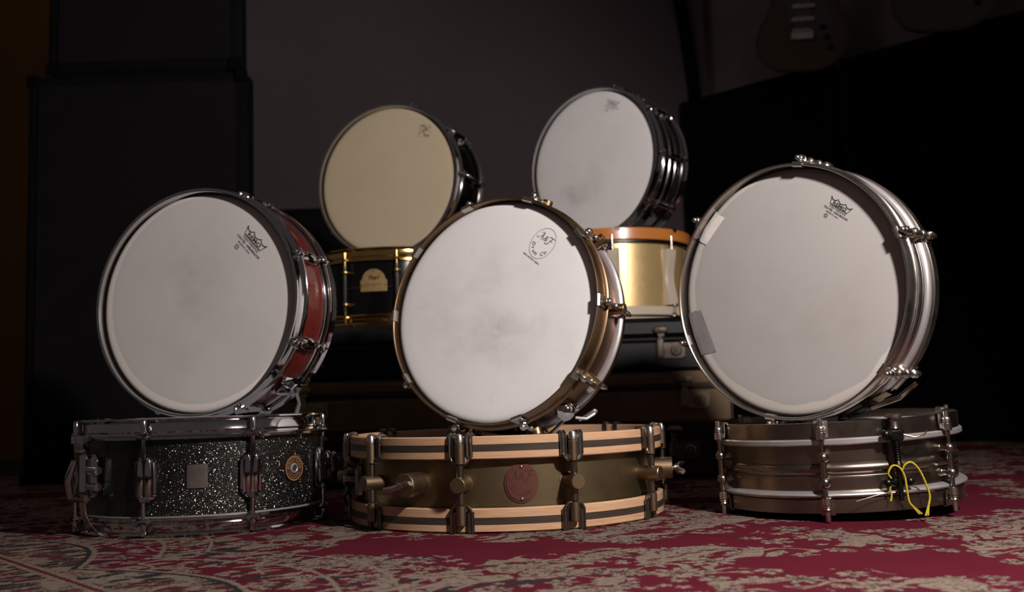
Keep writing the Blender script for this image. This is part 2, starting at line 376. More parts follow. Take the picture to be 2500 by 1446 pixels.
# ------------------------------------------------------------------ rug
def rug_mat():
    t = NT('rug_weave'); t.dim = '2D'
    LX, LY = (.662, -.751), (.751, .662)                       # s along the border stripe, t into the field
    v0 = t.obj()
    jag = t.noise(t.V('MULTIPLY', v0, (300., 300., 1.)), 1., 1.)[1]
    v = t.V('ADD', v0, t.V('MULTIPLY', t.V('SUBTRACT', jag, (.5, .5, .5)), (.0075, .0075, 0)))
    wv = t.noise(v0, 5., 2.)[1]
    vw = t.V('ADD', v, t.V('MULTIPLY', t.V('SUBTRACT', wv, (.5, .5, .5)), (.05, .05, 0)))
    sep = t.n('ShaderNodeSeparateXYZ'); t.put(sep.inputs[0], v); S, T = sep.outputs[0], sep.outputs[1]
    flat = t.V('MULTIPLY', vw, (1, 1, 0))
    def flower(vec, scale, petals, size, seedv, keep, ph=0.):
        vv = t.V('ADD', t.V('MULTIPLY', vec, (1, 1, 0)), seedv)
        o = t.vor(vv, scale, rnd=.85)
        d = t.V('SUBTRACT', t.V('MULTIPLY', vv, (scale, scale, scale)), t.V('MULTIPLY', o[2], (scale, scale, scale)))
        sp = t.n('ShaderNodeSeparateXYZ'); t.put(sp.inputs[0], d)
        r = t.M('SQRT', t.M('ADD', t.M('POWER', sp.outputs[0], 2.), t.M('POWER', sp.outputs[1], 2.)))
        a = t.M('ARCTAN2', sp.outputs[1], sp.outputs[0])
        c = t.n('ShaderNodeSeparateColor'); t.put(c.inputs[0], o[1])
        lob = t.M('COSINE', t.M('MULTIPLY_ADD', a, float(petals), t.M('MULTIPLY', c.outputs[0], 6.)))
        R = t.M('MULTIPLY', t.M('MULTIPLY_ADD', lob, .30, .70), t.M('MULTIPLY_ADD', c.outputs[1], .35 * size, .7 * size))
        on = t.M('LESS_THAN', c.outputs[2], keep)
        return r, R, on, c
    field_big = t.noise(t.V('ADD', flat, (3.1, 1.7, 0)), 4.6, 2.)[0]
    cluster = t.M('GREATER_THAN', field_big, .475)
    open_ = t.M('GREATER_THAN', T, .28)
    dens = t.M('MAXIMUM', cluster, t.M('SUBTRACT', 1., open_))
    red = t.mix(t.noise(v0, 14., 3.)[0], (.098, .0068, .0175), (.068, .0048, .0125))
    beige = t.mix(t.noise(v0, 60., 2.)[0], (.215, .170, .132), (.165, .128, .098))
    navy = (.020, .0185, .021)
    col = red
    hatch = t.noise(t.V('MULTIPLY', v0, (700., 60., 1.)), 1., 2.)[0]
    beige2 = beige; beige = t.mix(t.ramp(hatch, .55, .66, 0., .75), beige, (.055, .030, .028))
    # leafy sprays: stretched warped cells
    lv = t.V('MULTIPLY', t.V('ADD', vw, t.V('MULTIPLY', t.noise(v0, 11., 2.)[1], (.09, .09, 0))), (1., .36, 0))
    e = t.vor(lv, 30., 'DISTANCE_TO_EDGE')[0]
    lc = t.n('ShaderNodeSeparateColor'); t.put(lc.inputs[0], t.vor(lv, 30.)[1])
    leaf = t.M('MULTIPLY', t.M('GREATER_THAN', e, .085), t.M('LESS_THAN', lc.outputs[0], .52))
    far_ = t.M('GREATER_THAN', T, .20)
    leaf = t.M('MULTIPLY', t.M('MULTIPLY', leaf, dens), far_)
    edge = t.M('MULTIPLY', t.M('MULTIPLY', t.M('GREATER_THAN', e, .055), t.M('LESS_THAN', lc.outputs[0], .58)), t.M('MULTIPLY', t.M('MULTIPLY', dens, far_), t.M('GREATER_THAN', lc.outputs[1], .35)))
    col = t.mix(t.M('MULTIPLY', edge, .8), col, navy); col = t.mix(leaf, col, beige)
    # vines
    nv = t.noise(t.V('ADD', flat, (9, 4, 0)), 6.5, 1.)[0]
    vine = t.M('MULTIPLY', t.M('LESS_THAN', t.M('ABSOLUTE', t.M('SUBTRACT', nv, .5)), .009), t.M('GREATER_THAN', field_big, .43))
    col = t.mix(vine, col, beige)
    # the medallion: dense small daisies and navy leaves on maroon
    med = t.M('SUBTRACT', 1., t.M('GREATER_THAN', T, .26))
    sv = t.V('MULTIPLY', vw, (1., .5, 0)); se = t.vor(sv, 62., 'DISTANCE_TO_EDGE')[0]; s1 = t.n('ShaderNodeSeparateColor'); t.put(s1.inputs[0], t.vor(sv, 62.)[1])
    big_ = t.M('GREATER_THAN', se, .09)
    col = t.mix(t.M('MULTIPLY', t.M('MULTIPLY', big_, med), t.M('LESS_THAN', s1.outputs[0], .24)), col, navy)
    col = t.mix(t.M('MULTIPLY', t.M('MULTIPLY', big_, med), t.M('GREATER_THAN', s1.outputs[0], .70)), col, beige)
    # blossoms, big and small
    for scale, pet, size, sd, keep, inn in ((13.5, 8, .44, (1.3, 2.2, 0), .60, True), (24., 6, .44, (5.3, .2, 0), .36, True), (46., 5, .44, (2.3, 7.2, 0), .50, False)):
        r, R, on, c = flower(v, scale, pet, size, sd, keep)
        okk = t.M('MULTIPLY', t.M('MULTIPLY', on, t.M('GREATER_THAN', field_big, .42)), t.M('GREATER_THAN', T, .20 if scale < 20 else .05)) if inn else t.M('MULTIPLY', on, dens)
        col = t.mix(t.M('MULTIPLY', okk, t.M('LESS_THAN', r, t.M('MULTIPLY', R, 1.22))), col, t.mix(c.outputs[1], navy, red))
        col = t.mix(t.M('MULTIPLY', okk, t.M('LESS_THAN', r, R)), col, beige2)
        if inn:
            ring = t.M('MULTIPLY', t.M('LESS_THAN', t.M('ABSOLUTE', t.M('SUBTRACT', r, t.M('MULTIPLY', R, .42))), .03), okk)
            col = t.mix(ring, col, navy)
            col = t.mix(t.M('MULTIPLY', okk, t.M('LESS_THAN', r, t.M('MULTIPLY', R, .22))), col, red)
    # corner medallion: scalloped beige and navy bands, then the border stripe
    sc = t.M('ABSOLUTE', t.M('SINE', t.M('MULTIPLY', S, 7.5)))
    tt = t.M('SUBTRACT', T, t.M('MULTIPLY', sc, .075))
    for lo, hi, cc in ((.190, .195, beige), (.125, .131, beige), (.034, .041, beige), (.027, .034, navy)):
        band = t.M('MULTIPLY', t.M('GREATER_THAN', tt, lo), t.M('LESS_THAN', tt, hi)); col = t.mix(band, col, cc)
    bg = t.M('LESS_THAN', tt, .027)
    r, R, on, c = flower(v, 46., 6, .52, (4.3, 3.3, 0), .80)
    pat = t.mix(t.M('MULTIPLY', on, t.M('LESS_THAN', r, R)), beige, t.mix(t.M('GREATER_THAN', c.outputs[1], .5), navy, (.085, .010, .014)))
    pat = t.mix(t.M('MULTIPLY', on, t.M('LESS_THAN', r, t.M('MULTIPLY', R, .5))), pat, beige)
    pat = t.mix(t.M('MULTIPLY', t.M('LESS_THAN', s1.outputs[2], .42), t.M('GREATER_THAN', se, .08)), pat, t.mix(t.M('GREATER_THAN', s1.outputs[1], .45), navy, (.070, .012, .014)))
    col = t.mix(bg, col, pat)
    stripe = t.M('LESS_THAN', t.M('ABSOLUTE', T), .0032); col = t.mix(t.M('LESS_THAN', t.M('ABSOLUTE', T), .010), col, beige); col = t.mix(stripe, col, (.085, .014, .014))
    # worn threads
    th = t.noise(t.V('MULTIPLY', v0, (260., 900., 1.)), 1., 1.)[0]
    col = t.mix(t.ramp(th, .52, .75, 0., .42), col, (.030, .016, .016))
    t.set(col, 0., .95, .08)
    t.bump(t.M('ADD', th, t.noise(v0, 500., 1.)[0]), .5, .0012)
    return t.m
MT['rug'] = rug_mat()
RUGX = Vector((.662, -.751, 0)).normalized(); RUGY = Vector((.751, .662, 0)).normalized()
rg = add('rug', MB().box((.1, 1.24, -.003), (4.2, 3.3, .006), None, .002).mesh('rug', 'rug', 0), None, (-.534, 1.172, 0), math.atan2(RUGX.y, RUGX.x))
tag(rg, 'worn crimson rug with beige floral sprays and a patterned border, under all the drums', 'rug')

# ------------------------------------------------------------------ hardware cases
MT['case_black'] = plain('case_black', (.0045, .0042, .005), .45, .22, .8, 40, .5)
MT['case_olive'] = plain('case_olive', (.20, .135, .080), .7, .10, .8, 30, .5)
MT['case_brown'] = plain('case_brown', (.050, .032, .024), .6, .10, .75, 30, .5)
MT['case_edge'] = plain('case_edge', (.035, .03, .023), .5, .3)
def hard_case(label, x0, x1, z0, z1, seam, mat, lmat0, latches, y0=2.2, depth=.44):
    w = x1 - x0; h = z1 - z0; e = add('instrument_case', None, None, ((x0 + x1) / 2, y0 + depth / 2, z0)); tag(e, label, 'case')
    add('base', MB().box((0, 0, (seam - .001) / 2), (w, depth, seam - .001), None, .008).mesh('base', mat), e)
    add('lid', MB().box((0, -.001, (seam + .001 + h) / 2), (w + .002, depth + .002, h - seam - .001), None, .011).mesh('lid', mat), e)
    add('seam_strip', MB().box((0, 0, seam), (w - .004, depth - .004, .004)).mesh('seam_strip', 'felt'), e)
    add('edge_strip', MB().box((w / 2 + .001, -depth / 2 + .004, h * .36), (.003, .010, h * .62), None, .001).mesh('edge_strip', 'case_edge'), e)
    for lx in latches:
        lmat = 'aged_brass' if (mat == 'case_olive' and lx < 0) else lmat0
        x = lx - (x0 + x1) / 2; y = -depth / 2
        p = add('latch', MB().box((.012, -.002, 0), (.064, .004, .036), None, .0015).mesh('latch', lmat), e, (x, y, seam - .026))
        hs = MB().box((-.010, -.006, .006), (.015, .006, .040), None, .002); hs.box((-.010, -.004, .028), (.010, .005, .012), None, .002)
        add('hasp', hs.mesh('hasp', lmat), p)
        kn = MB().stack((0, -1, 0), (.024, -.003, 0), [(0, .0125), (.003, .0125), (.004, .011), (.0042, .008), (.003, .0075), (.003, .0045), (.0045, .004), (.005, .001)], 22)
        add('lock', kn.mesh('lock', lmat), p)
        for q in ((.041, .014), (.041, -.014), (-.017, -.014)): add('rivet', MB().ball((q[0], -.0045, q[1]), .0022).mesh('rivet', lmat), p)
        ov = MB().ball((-.008, -.006, .045), .018, 1., .28, .50, 20, 9); ov.stack((0, -1, 0), (-.008, -.006, .045), [(0, .006), (.006, .005), (.007, .002)], 14)
        ov.box((-.008, -.005, .034), (.016, .005, .010), None, .002)
        add('draw_bolt', ov.mesh('draw_bolt', lmat), p)
    return e
hard_case('dark brown instrument case at the bottom of the stack, on the rug', -.545, .425, 0, .1145, .085, 'case_brown', 'nickel_dark', (-.41, .345))
hard_case('olive instrument case in the middle of the stack', -.545, .463, .1150, .2275, .076, 'case_olive', 'lock_dull', (-.445, .372))
hard_case('black leatherette instrument case on top of the stack, under the rear drums', -.520, .452, .2280, .3445, .070, 'case_black', 'lock_dark', (-.452, .325))

# ------------------------------------------------------------------ drum kit of parts (local frame: z = 0 at the batter rim, -z into the drum, az from local x)
class Drum:
    def __init__(s, label, d):
        s.root = add('snare_drum', None); tag(s.root, label, 'drum'); s.d = d; s.s = (0, 0, 0)
    def tilted(s, c, yaw, tilt, r):
        n = Vector((-sin(yaw) * cos(tilt), -cos(yaw) * cos(tilt), sin(tilt))); u = Vector((0, 0, 1)).cross(n).normalized(); w = n.cross(u)
        p = Vector(c) - n * s.d - w * r
        s.root.matrix_world = Matrix(((u.x, w.x, n.x, p.x), (u.y, w.y, n.y, p.y), (u.z, w.z, n.z, p.z), (0, 0, 0, 1)))
        s.s = (0, r, s.d); return s
    def standing(s, x, y, z0, tilt=(0, 0)):
        n = Vector((tilt[0], tilt[1], 1)).normalized(); s.root.location = (x, y, z0)
        s.root.rotation_euler = Vector((0, 0, 1)).rotation_difference(n).to_euler(); s.s = (0, 0, s.d); return s
    def part(s, name, mb, mat, az=0., parent=None, smooth=38, label=None):
        me = mb.mesh(name, mat, smooth) if isinstance(mb, MB) else mb
        o = add(name, me, parent or s.root, s.s if parent is None else (0, 0, 0), RD(az))
        if label: o['label'] = label
        return o
    def ring(s, azs, name, mb, mat, subs=(), parent=None):
        me = mb.mesh(name, mat); sm = [(n, b.mesh(n, m)) for n, b, m in subs]; out = []
        for a in azs:
            o = s.part(name, me, None, a, parent); out.append(o)
            for n, b in sm: add(n, b, o)
        return out
def flip(prof, d): return [(r, -d - z) for r, z in prof]
def flanged(ri, ro, h, t=.0022):
    return [(ri, -h + .004), (ri, -.003), (ri + .0008, -.0008), (ri + .0030, 0), (ri + .0055, -.0008), (ri + .0062, -.0028), (ri + .0048, -.0046), (ri + t, -.0075), (ri + t, -h * .55),
            (ri + t + .001, -h * .62), (ri + t + .0002, -h * .70), (ri + .0038, -h + .0062), (ro - .0014, -h + .0052), (ro, -h + .0038), (ro, -h + .0004), (ro - .0012, -h), (ro - .002, -h + .0024), (ri + .0025, -h + .0028)]
def straight(ri, th, h, lip=.004):
    return [(ri, -h), (ri, -.0012), (ri + .0008, -.0002), (ri + th * .5, 0), (ri + th - .0006, -.0004), (ri + th, -.0016), (ri + th, -h + .0036), (ri + th + lip * .6, -h + .0030), (ri + th + lip, -h + .0016), (ri + th + lip * .8, -h)]
def band(r0, r1, z0, z1, b=.0008): return [(r0, z1), (r0, z0), (r1 - b, z0), (r1, z0 - b), (r1, z1 + b), (r1 - b, z1)]
def bulge(rin, ro, z0, z1, n=8):
    return [(rin, z1), (rin, z0)] + [(ro * 0 + rin + (ro - rin) * (.35 + .65 * sin(pi * i / n) ** .8 if 0 < i < n else .35), z0 + (z1 - z0) * i / n) for i in range(n + 1)]
def head_mb(R, z, collar=.010, drop=.007):
    return MB().disc([(0, z), (R * .3, z), (R * .6, z), (R * .85, z), (R - collar - .004, z), (R - collar, z - .0004), (R - collar * .55, z - drop * .35), (R - .001, z - drop), (R, z - drop - .002)], 128)
def shell_mb(r, z0, z1, beads=(), t=.005):
    pr = [(r - t, z1), (r - t, z0), (r, z0)]
    for zc, hw, hh in sorted(beads, key=lambda b: -b[0]):
        for k in range(9):
            q = -1 + k / 4; pr.append((r + hh * cos(q * pi / 2) ** .8 if abs(q) < 1 else r, zc - hw * q))
    pr.append((r, z1)); return MB().lathe(pr, 128)
def rods(x, spans, r=.0027, cap=None, seg=10):
    m = MB()
    for a, b in spans: m.tube([(x, 0, a), (x, 0, b)], r, seg)
    return m
# ---- head prints
def Rm(az, r, z): return Matrix.Translation((r * cos(RD(az)), r * sin(RD(az)), z)) @ Matrix.Rotation(RD(az - 90), 4, 'Z')
def crown(bw, lines=True):
    m = MB(); tw = bw * 1.25; h = bw * .34; w = bw * .042
    B0, B1, T0, T3 = (-bw / 2, 0), (bw / 2, 0), (-tw / 2, h), (tw / 2, h); pts = [B0, T0]
    ys = [h, h * 1.02, h * 1.02, h]; xs = [-tw / 2, -tw * .18, tw * .18, tw / 2]
    for k in range(3):
        for i in range(1, 9):
            q = i / 8; pts.append((xs[k] + (xs[k + 1] - xs[k]) * q, ys[k] + (ys[k + 1] - ys[k]) * q - h * .36 * (4 * q * (1 - q)) ** .8))
    pts.append(B1); m.line(pts, w, 0, True)
    m.text('REMO', bw * .205, Matrix.Translation((0, h * .31, .00012)), 0, bw * .80, bw * .006)
    return m
def crown_small(bw):
    m = MB()
    m.text('WEATHERKING', bw * .135, Matrix.Translation((0, -bw * .10, .00012)), 0, bw * .98, bw * .003)
    m.text('COATED  AMBASSADOR', bw * .125, Matrix.Translation((0, -bw * .25, .00012)), 0, bw * 1.45, bw * .005)
    m.text('MADE IN U.S.A.', bw * .095, Matrix.Translation((-bw * .12, -bw * .40, .00012)), 0, bw * .75, bw * .003)
    for k in range(8):
        a = 2 * pi * k / 8; cx, cy = -bw * .38 + bw * .075 * cos(a), -bw * .60 + bw * .075 * sin(a)
        m.line([(cx + bw * .03 * cos(q), cy + bw * .03 * sin(q)) for q in [2 * pi * i / 8 for i in range(8)]], bw * .016, 0, True)
    return m
def script_af(sz):       # swash capitals A & F drawn as strokes
    m = MB(); w = sz * .085
    def st(p, k=1.): m.line([(x * sz, y * sz) for x, y in p], w * k)
    st([(-1.28, -.42), (-1.36, -.30), (-1.26, -.46), (-1.02, -.42), (-.80, -.10), (-.62, .38), (-.60, .52)], .7)
    st([(-.98, .30), (-.90, .44), (-.74, .52), (-.60, .52)], .7); st([(-.60, .54), (-.56, .10), (-.50, -.44)], 1.7); st([(-.86, -.08), (-.55, -.06)], .7)
    m.text('&', sz * 1.05, Matrix.Translation((-.05 * sz, -.04 * sz, .00012)), .2)
    st([(.36, .34), (.44, .46), (.60, .50), (1.06, .46), (1.20, .52)], 1.1); st([(.86, .46), (.74, .06), (.62, -.34), (.44, -.58), (.22, -.60), (.16, -.50)], 1.25)
    st([(.58, .02), (.80, .06), (1.02, .02), (1.04, .12)], .8)
    return m
def arc_text(m, body, rx, ry, a0, a1, size, flipd=False, shear=.25, bold=0.):
    n = len(body)
    for i, ch in enumerate(body):
        if ch == ' ': continue
        a = RD(a0 + (a1 - a0) * (i / (n - 1)))
        rot = a - pi / 2 if not flipd else a + pi / 2
        m.text(ch, size, Matrix.Translation((rx * cos(a), ry * sin(a), .00012)) @ Matrix.Rotation(rot, 4, 'Z'), shear, None, bold)
    return m
def ellipse(rx, ry, n=48): return [(rx * cos(2 * pi * i / n), ry * sin(2 * pi * i / n)) for i in range(n)]
def on_shell(r, az, z): # flat badge frame standing on the shell: local x tangent, y up, z outward
    a = RD(az); return Matrix(((-sin(a), 0, cos(a), r * cos(a)), (cos(a), 0, sin(a), r * sin(a)), (0, 1, 0, z), (0, 0, 0, 1)))
def bend(mb, r):        # wrap a flat badge (x,y,z) round a cylinder of radius r about the vertical through z = -r
    out = []
    for x, y, z in mb.v: a = x / r; out.append(((r + z) * sin(a), y, (r + z) * cos(a) - r))
    mb.v = out; return mb

def plate(r, x0, x1, ylo, yhi, z0, z1, n=20, m=6):
    mb = MB(); vs = []; fs = []
    for k in range(n + 1):
        x = x0 + (x1 - x0) * k / n
        for z in (z0, z1):
            for j in range(m + 1): vs.append((x, ylo(x) + (yhi(x) - ylo(x)) * j / m, z))
    w = 2 * (m + 1)
    for k in range(n):
        a = k * w; b = a + w
        for j in range(m): fs += [(a + j, b + j, b + j + 1, a + j + 1), (a + m + 1 + j, a + m + 2 + j, b + m + 2 + j, b + m + 1 + j)]
        fs += [(a, a + m + 1, b + m + 1, b), (a + m, b + m, b + 2 * m + 1, a + 2 * m + 1)]
    for a in (0, n * w): fs += [tuple([a + j for j in range(m + 1)] + [a + 2 * m + 1 - j for j in range(m + 1)])]
    return bend(mb.raw(vs, fs), r)
def oval_plate(r, rx, ry, z0, z1): return plate(r, -rx * .9995, rx * .9995, lambda x: -ry * math.sqrt(max(0, 1 - (x / rx) ** 2)), lambda x: ry * math.sqrt(max(0, 1 - (x / rx) ** 2)), z0, z1, 36)
# ================================================================== A: red sparkle drum
A = Drum('red sparkle snare drum with chrome rims, tilted up on the black glitter drum', .1342).tilted((-.505, 1.611, .348), RD(16.7), RD(2.8), .1868)
d = A.d
fh = A.part('batter_hoop', MB().lathe(flanged(.1780, .1868, .031), 144), 'chrome')
rh = A.part('resonant_hoop', MB().lathe(flip(flanged(.1780, .1868, .029), d), 144), 'chrome')
A.part('shell', shell_mb(.1765, -.018, -d + .016), 'red_sparkle')
hd = A.part('batter_head', head_mb(.1778, -.0115, .006, .004), 'head_grey')
A.part('logo_print', crown(.0400).xf(Rm(43, .1325, -.0113)), 'ink', 0, hd); hd.children[-1].location = (0, 0, 0)
A.part('small_print', crown_small(.0400).xf(Rm(43, .1325, -.0113)), 'ink_soft', 0, hd)
A.part('resonant_head', MB().disc([(0, -d + .011), (.17, -d + .011), (.1778, -d + .015)], 96), 'head_plain')
A.part('bearing_rim', MB().lathe(bulge(.176, .1800, -d + .033, -d + .026), 128), 'chrome')
AZ8 = [22.5 + 45 * k for k in range(8)]
lug = MB().ball((.181, 0, -.066), .030, .27, .36, 1., 16, 12); lug.stack((1, 0, 0), (.1755, 0, -.066), [(0, .008), (.006, .007)], 12)
sub = rods(.186, [(-.020, -.044)], .0026); sub.stack((0, 0, -1), (.186, 0, -.036), [(0, .004), (.006, .0052), (.012, .0045), (.014, .003)], 14)
sub2 = rods(.186, [(-d + .020, -.088)], .0026); sub2.stack((0, 0, 1), (.186, 0, -d + .034), [(0, .004), (.006, .0052), (.012, .0045), (.014, .003)], 14)
A.ring(AZ8, 'lug', lug, 'chrome', (('tension_rod', sub, 'chrome'), ('tension_rod', sub2, 'chrome')))
ear = MB().box((.1855, 0, -.0265), (.0115, .020, .009), None, .003); ear.stack((0, 0, 1), (.186, 0, -.023), [(0, .0048), (.002, .0056), (.004, .0046), (.0045, .0034), (.010, .0034), (.0115, .002)], 12); ear.ball((.1865, 0, -.031), .0058)
A.ring(AZ8, 'hoop_ear', ear, 'chrome', (), fh)
ear2 = MB().box((.1855, 0, -d + .0255), (.0115, .019, .009), None, .003); ear2.stack((0, 0, -1), (.186, 0, -d + .022), [(0, .0048), (.002, .0056), (.004, .0046), (.0045, .0034), (.009, .0034), (.0105, .002)], 12)
A.ring(AZ8, 'hoop_ear', ear2, 'chrome', (), rh)
st = MB().box((.182, 0, -.078), (.012, .036, .058), None, .004); st.box((.190, 0, -.090), (.010, .024, .030), None, .003); st.stack((0, 0, 1), (.193, 0, -.066), [(0, .004), (.004, .009), (.016, .010), (.022, .0095), (.023, .007)], 18)
so = A.part('strainer', st, 'chrome', -47)
lv = MB().tube([(.196, .0, -.092), (.208, -.012, -.104), (.212, -.034, -.118), (.203, -.058, -.126)], [.005, .0045, .0055, .003], 10, True, .6); A.part('throw_lever', lv, 'chrome', 0, so)
A.part('strap', MB().ribbon([(.190, -.105), (.188, -.125), (.176, -d - .001), (.150, -d - .003)], 0, .022, .0012), 'brass', 0, so)
bt = MB().box((.183, 0, -.070), (.012, .030, .034), None, .004); bt.stack((1, 0, 0), (.188, .0, -.062), [(0, .004), (.006, .009), (.010, .009), (.012, .006)], 16)
bo = A.part('butt_plate', bt, 'chrome', 138)
kn = MB().tube([(.188, -.022, -.062), (.205, .020, -.062)], .003, 8)
for q in range(4): kn.ball((.192 + q * .0042, .004 + q * .0085, -.062), .0042)
A.part('snare_knob', kn, 'chrome', 6, bo)

# ================================================================== C: raw brass drum
C = Drum('raw brass snare drum with bright white head, leaning on the drum with maple hoops', .1099).tilted((-.035, 1.594, .321), RD(27.7), RD(10.1), .1867)
d = C.d
fh = C.part('batter_hoop', MB().lathe(straight(.1808, .0030, .030, .0045), 144), 'brass_hoop')
rh = C.part('resonant_hoop', MB().lathe(flip(straight(.1808, .0030, .0125, .002), d), 144), 'brass_hoop')
C.part('shell', shell_mb(.1765, -.020, -d + .010), 'brass_shell')
C.part('flesh_hoop', MB().lathe(bulge(.176, .1868, -d + .0215, -d + .0125), 144), 'nickel_band')
hd = C.part('batter_head', head_mb(.1806, -.0125, .008, .004), 'head_white')
Z = -.0123
C.part('oval_print', MB().line(ellipse(.0208, .0262), .0009, 0, True).xf(Rm(51.5, .1299, Z)), 'ink_pale', 0, hd)
tx = script_af(.0125).xf(Matrix.Translation((0, .0095, 0))); arc_text(tx, 'Drum Co', .0150, .0190, 205, 330, .0086, True, .25, .00015)
C.part('logo_print', tx.xf(Rm(51.5, .1299, Z)), 'ink_soft', 0, hd)
C.part('small_print', MB().text('HEAD MADE BY REMO', .0036, Matrix.Translation((-.001, -.0298, .00012)), 0, .036, .0001).xf(Rm(51.5, .1299, Z)), 'ink_soft', 0, hd)
C.part('resonant_head', MB().disc([(0, -d + .008), (.17, -d + .008), (.178, -d + .012)], 96), 'head_plain')
AZ10 = [36 * k for k in range(10)]
post = MB().stack((1, 0, 0), (.1750, 0, -.062), [(0, .0100), (.002, .0100), (.0025, .0085), (.026, .0085), (.0268, .0078)], 20)
r1 = rods(.1930, [(-.022, -.055)], .0024); r1.stack((0, 0, -1), (.193, 0, -.040), [(0, .0028), (.001, .0042), (.012, .0042), (.014, .0036)], 12)
r2 = rods(.1930, [(-.069, -d + .004)], .0024); r2.stack((0, 0, -1), (.193, 0, -.082), [(0, .0032), (.002, .0046), (.008, .0046), (.009, .0036), (.011, .0046), (.016, .0042), (.018, .002)], 12)
C.ring(AZ10, 'lug', post, 'brass', (('tension_rod', r1, 'nickel'), ('tension_rod', r2, 'nickel')))
cl = MB().ribbon([(.1796, -.010), (.1796, -.0005), (.1805, .0014), (.1835, .0016), (.1855, .0), (.1862, -.006), (.1865, -.018)], 0, .018, .0014)
cl.box((.1905, 0, -.020), (.010, .010, .008), None, .003); cl.ball((.1945, 0, -.0165), .0058, 1, 1, 1.15); cl.ball((.193, 0, -.026), .0045)
C.ring(AZ10, 'claw', cl, 'nickel', (), fh)
st = MB().box((.183, 0, -.066), (.014, .022, .040), None, .004); st.stack((0, 0, 1), (.194, 0, -.062), [(0, .005), (.004, .012), (.012, .0155), (.020, .0150), (.026, .011), (.029, .004)], 24)
so = C.part('strainer', st, 'chrome', -54)
bolt = MB().stack((0, 0, 1), (.194, 0, -.033), [(0, .0055), (.003, .006), (.004, .004), (.0045, .001)], 12); bolt.ball((.197, .014, -.060), .005); C.part('strainer_bolt', bolt, 'chrome', 0, so)
clip = MB().tube([(.202, .0, -.075), (.209, .010, -.090), (.207, .022, -.100), (.200, .018, -d + .006), (.196, -.006, -d)], [.0022] * 5, 8); clip.box((.203, .018, -.102), (.006, .020, .010), None, .002); C.part('wire_clip', clip, 'nickel_band', 0, so)
C.part('throw_lever', MB().tube([(.194, -.012, -.074), (.196, -.050, -.080), (.190, -.085, -.084)], [.004, .0055, .005], 10, True, .5), 'nickel', 0, so)
C.part('brass_foot', MB().stack((1, 0, 0), (.1755, 0, -.088), [(0, .0095), (.016, .0095), (.017, .008)], 20), 'brass', -79)
C.part('strainer_foot', MB().box((.180, 0, -.080), (.014, .045, .024), None, .004), 'black_steel', -90)
bt = MB().box((.182, 0, -.060), (.010, .030, .026), None, .003); bt.stack((1, 0, 0), (.186, 0, -.060), [(0, .006), (.008, .006), (.009, .004)], 14); C.part('butt_plate', bt, 'brass', 126)

# ================================================================== E: nickel drum with tape
Er = .1883
E_ = Drum('vintage nickel snare drum with tape strips on its aged head, tilted up at right', .0963).tilted((.394, 1.476, .322), RD(45.2), RD(.1), .1878)
d = E_.d
fh = E_.part('batter_hoop', MB().lathe(straight(.1825, .0042, .0225, .0022), 144), 'nickel')
rh = E_.part('resonant_hoop', MB().lathe(flip(straight(.1825, .0042, .0205, .0022), d), 144), 'nickel')
E_.part('shell', shell_mb(.1790, -.016, -d + .014, ((-d / 2, .0075, .0040), (-d / 2 + .0115, .002, .0014), (-d / 2 - .0115, .002, .0014))), 'nickel')
E_.part('flesh_hoop', MB().lathe(bulge(.1795, .1865, -.0235, -.0325), 144), 'nickel_band')
E_.part('flesh_hoop', MB().lathe(bulge(.1795, .1868, -d + .0335, -d + .0215), 144), 'nickel_band')
hd = E_.part('batter_head', head_mb(.1824, -.0145, .007, .004), 'head_aged'); Z = -.0143
E_.part('logo_print', crown(.0300).xf(Rm(52, .1395, Z)), 'ink', 0, hd); E_.part('small_print', crown_small(.0300).xf(Rm(52, .1395, Z)), 'ink_soft', 0, hd)
E_.part('resonant_head', MB().disc([(0, -d + .012), (.172, -d + .012), (.1824, -d + .016)], 96), 'head_plain')
def sheet(poly, z, mat, name, nx=6, ny=8, amp=.0006, wav=0):
    (a, b, c, dd) = [Vector(p) for p in poly]; vs = []; fs = []
    for i in range(nx + 1):
        for j in range(ny + 1):
            p = a.lerp(b, i / nx).lerp(dd.lerp(c, i / nx), j / ny)
            r = p.length; zz = z + .0003 + amp * random.random()
            if r > .1695: zz -= max(0, r - .1755) * .45
            if r > .1815: p = p * (.1815 / r)
            if j in (0, ny) and 0 < i < nx: p += (a - dd).normalized() * random.uniform(-.0018, .0018)
            vs.append((p.x, p.y, zz))
    for i in range(nx):
        for j in range(ny): k = i * (ny + 1) + j; fs.append((k, k + ny + 1, k + ny + 2, k + 1))
    m = MB().raw(vs, fs); n = len(vs)
    m.raw([(x, y, z_ - .0004) for x, y, z_ in vs], [f[::-1] for f in fs])
    return E_.part(name, m, mat, 0, hd)
o = sheet([(-.1815, -.0165), (-.1549, -.0140), (-.1300, -.0808), (-.1600, -.0845)], Z, 'tape_grey', 'tape_strip'); o['label'] = 'grey cloth tape strip'
o = sheet([(-.1180, .1372), (-.1030, .1245), (-.1240, .1030), (-.1385, .1175)], Z, 'tape_white', 'tape_strip', 4, 5); o['label'] = 'upper white tape strip'
o = sheet([(-.1385, .1185), (-.1225, .1045), (-.1385, .0870), (-.1540, .0995)], Z + .0004, 'tape_white', 'tape_strip', 4, 5); o['label'] = 'lower white tape strip'
AZ6 = [19.5 + 60 * k for k in range(6)]
def ball_lug(x, z_lo, z_hi, zb, post_r, rb=.0062):
    m = MB().stack((0, 0, -1), (x, 0, 0), [(z_hi, .0032), (z_hi + .004, .0042), (-zb[0] - rb * .8, .0042)] if False else [(-z_hi, .0038), (-zb[1], .0046), (-z_lo, .0038)], 14)
    for q in zb:
        m.ball((x, 0, q), rb); m.stack((1, 0, 0), (post_r, 0, q), [(0, .0062), (.002, .0055), (x - post_r, .0040)], 12)
    return m
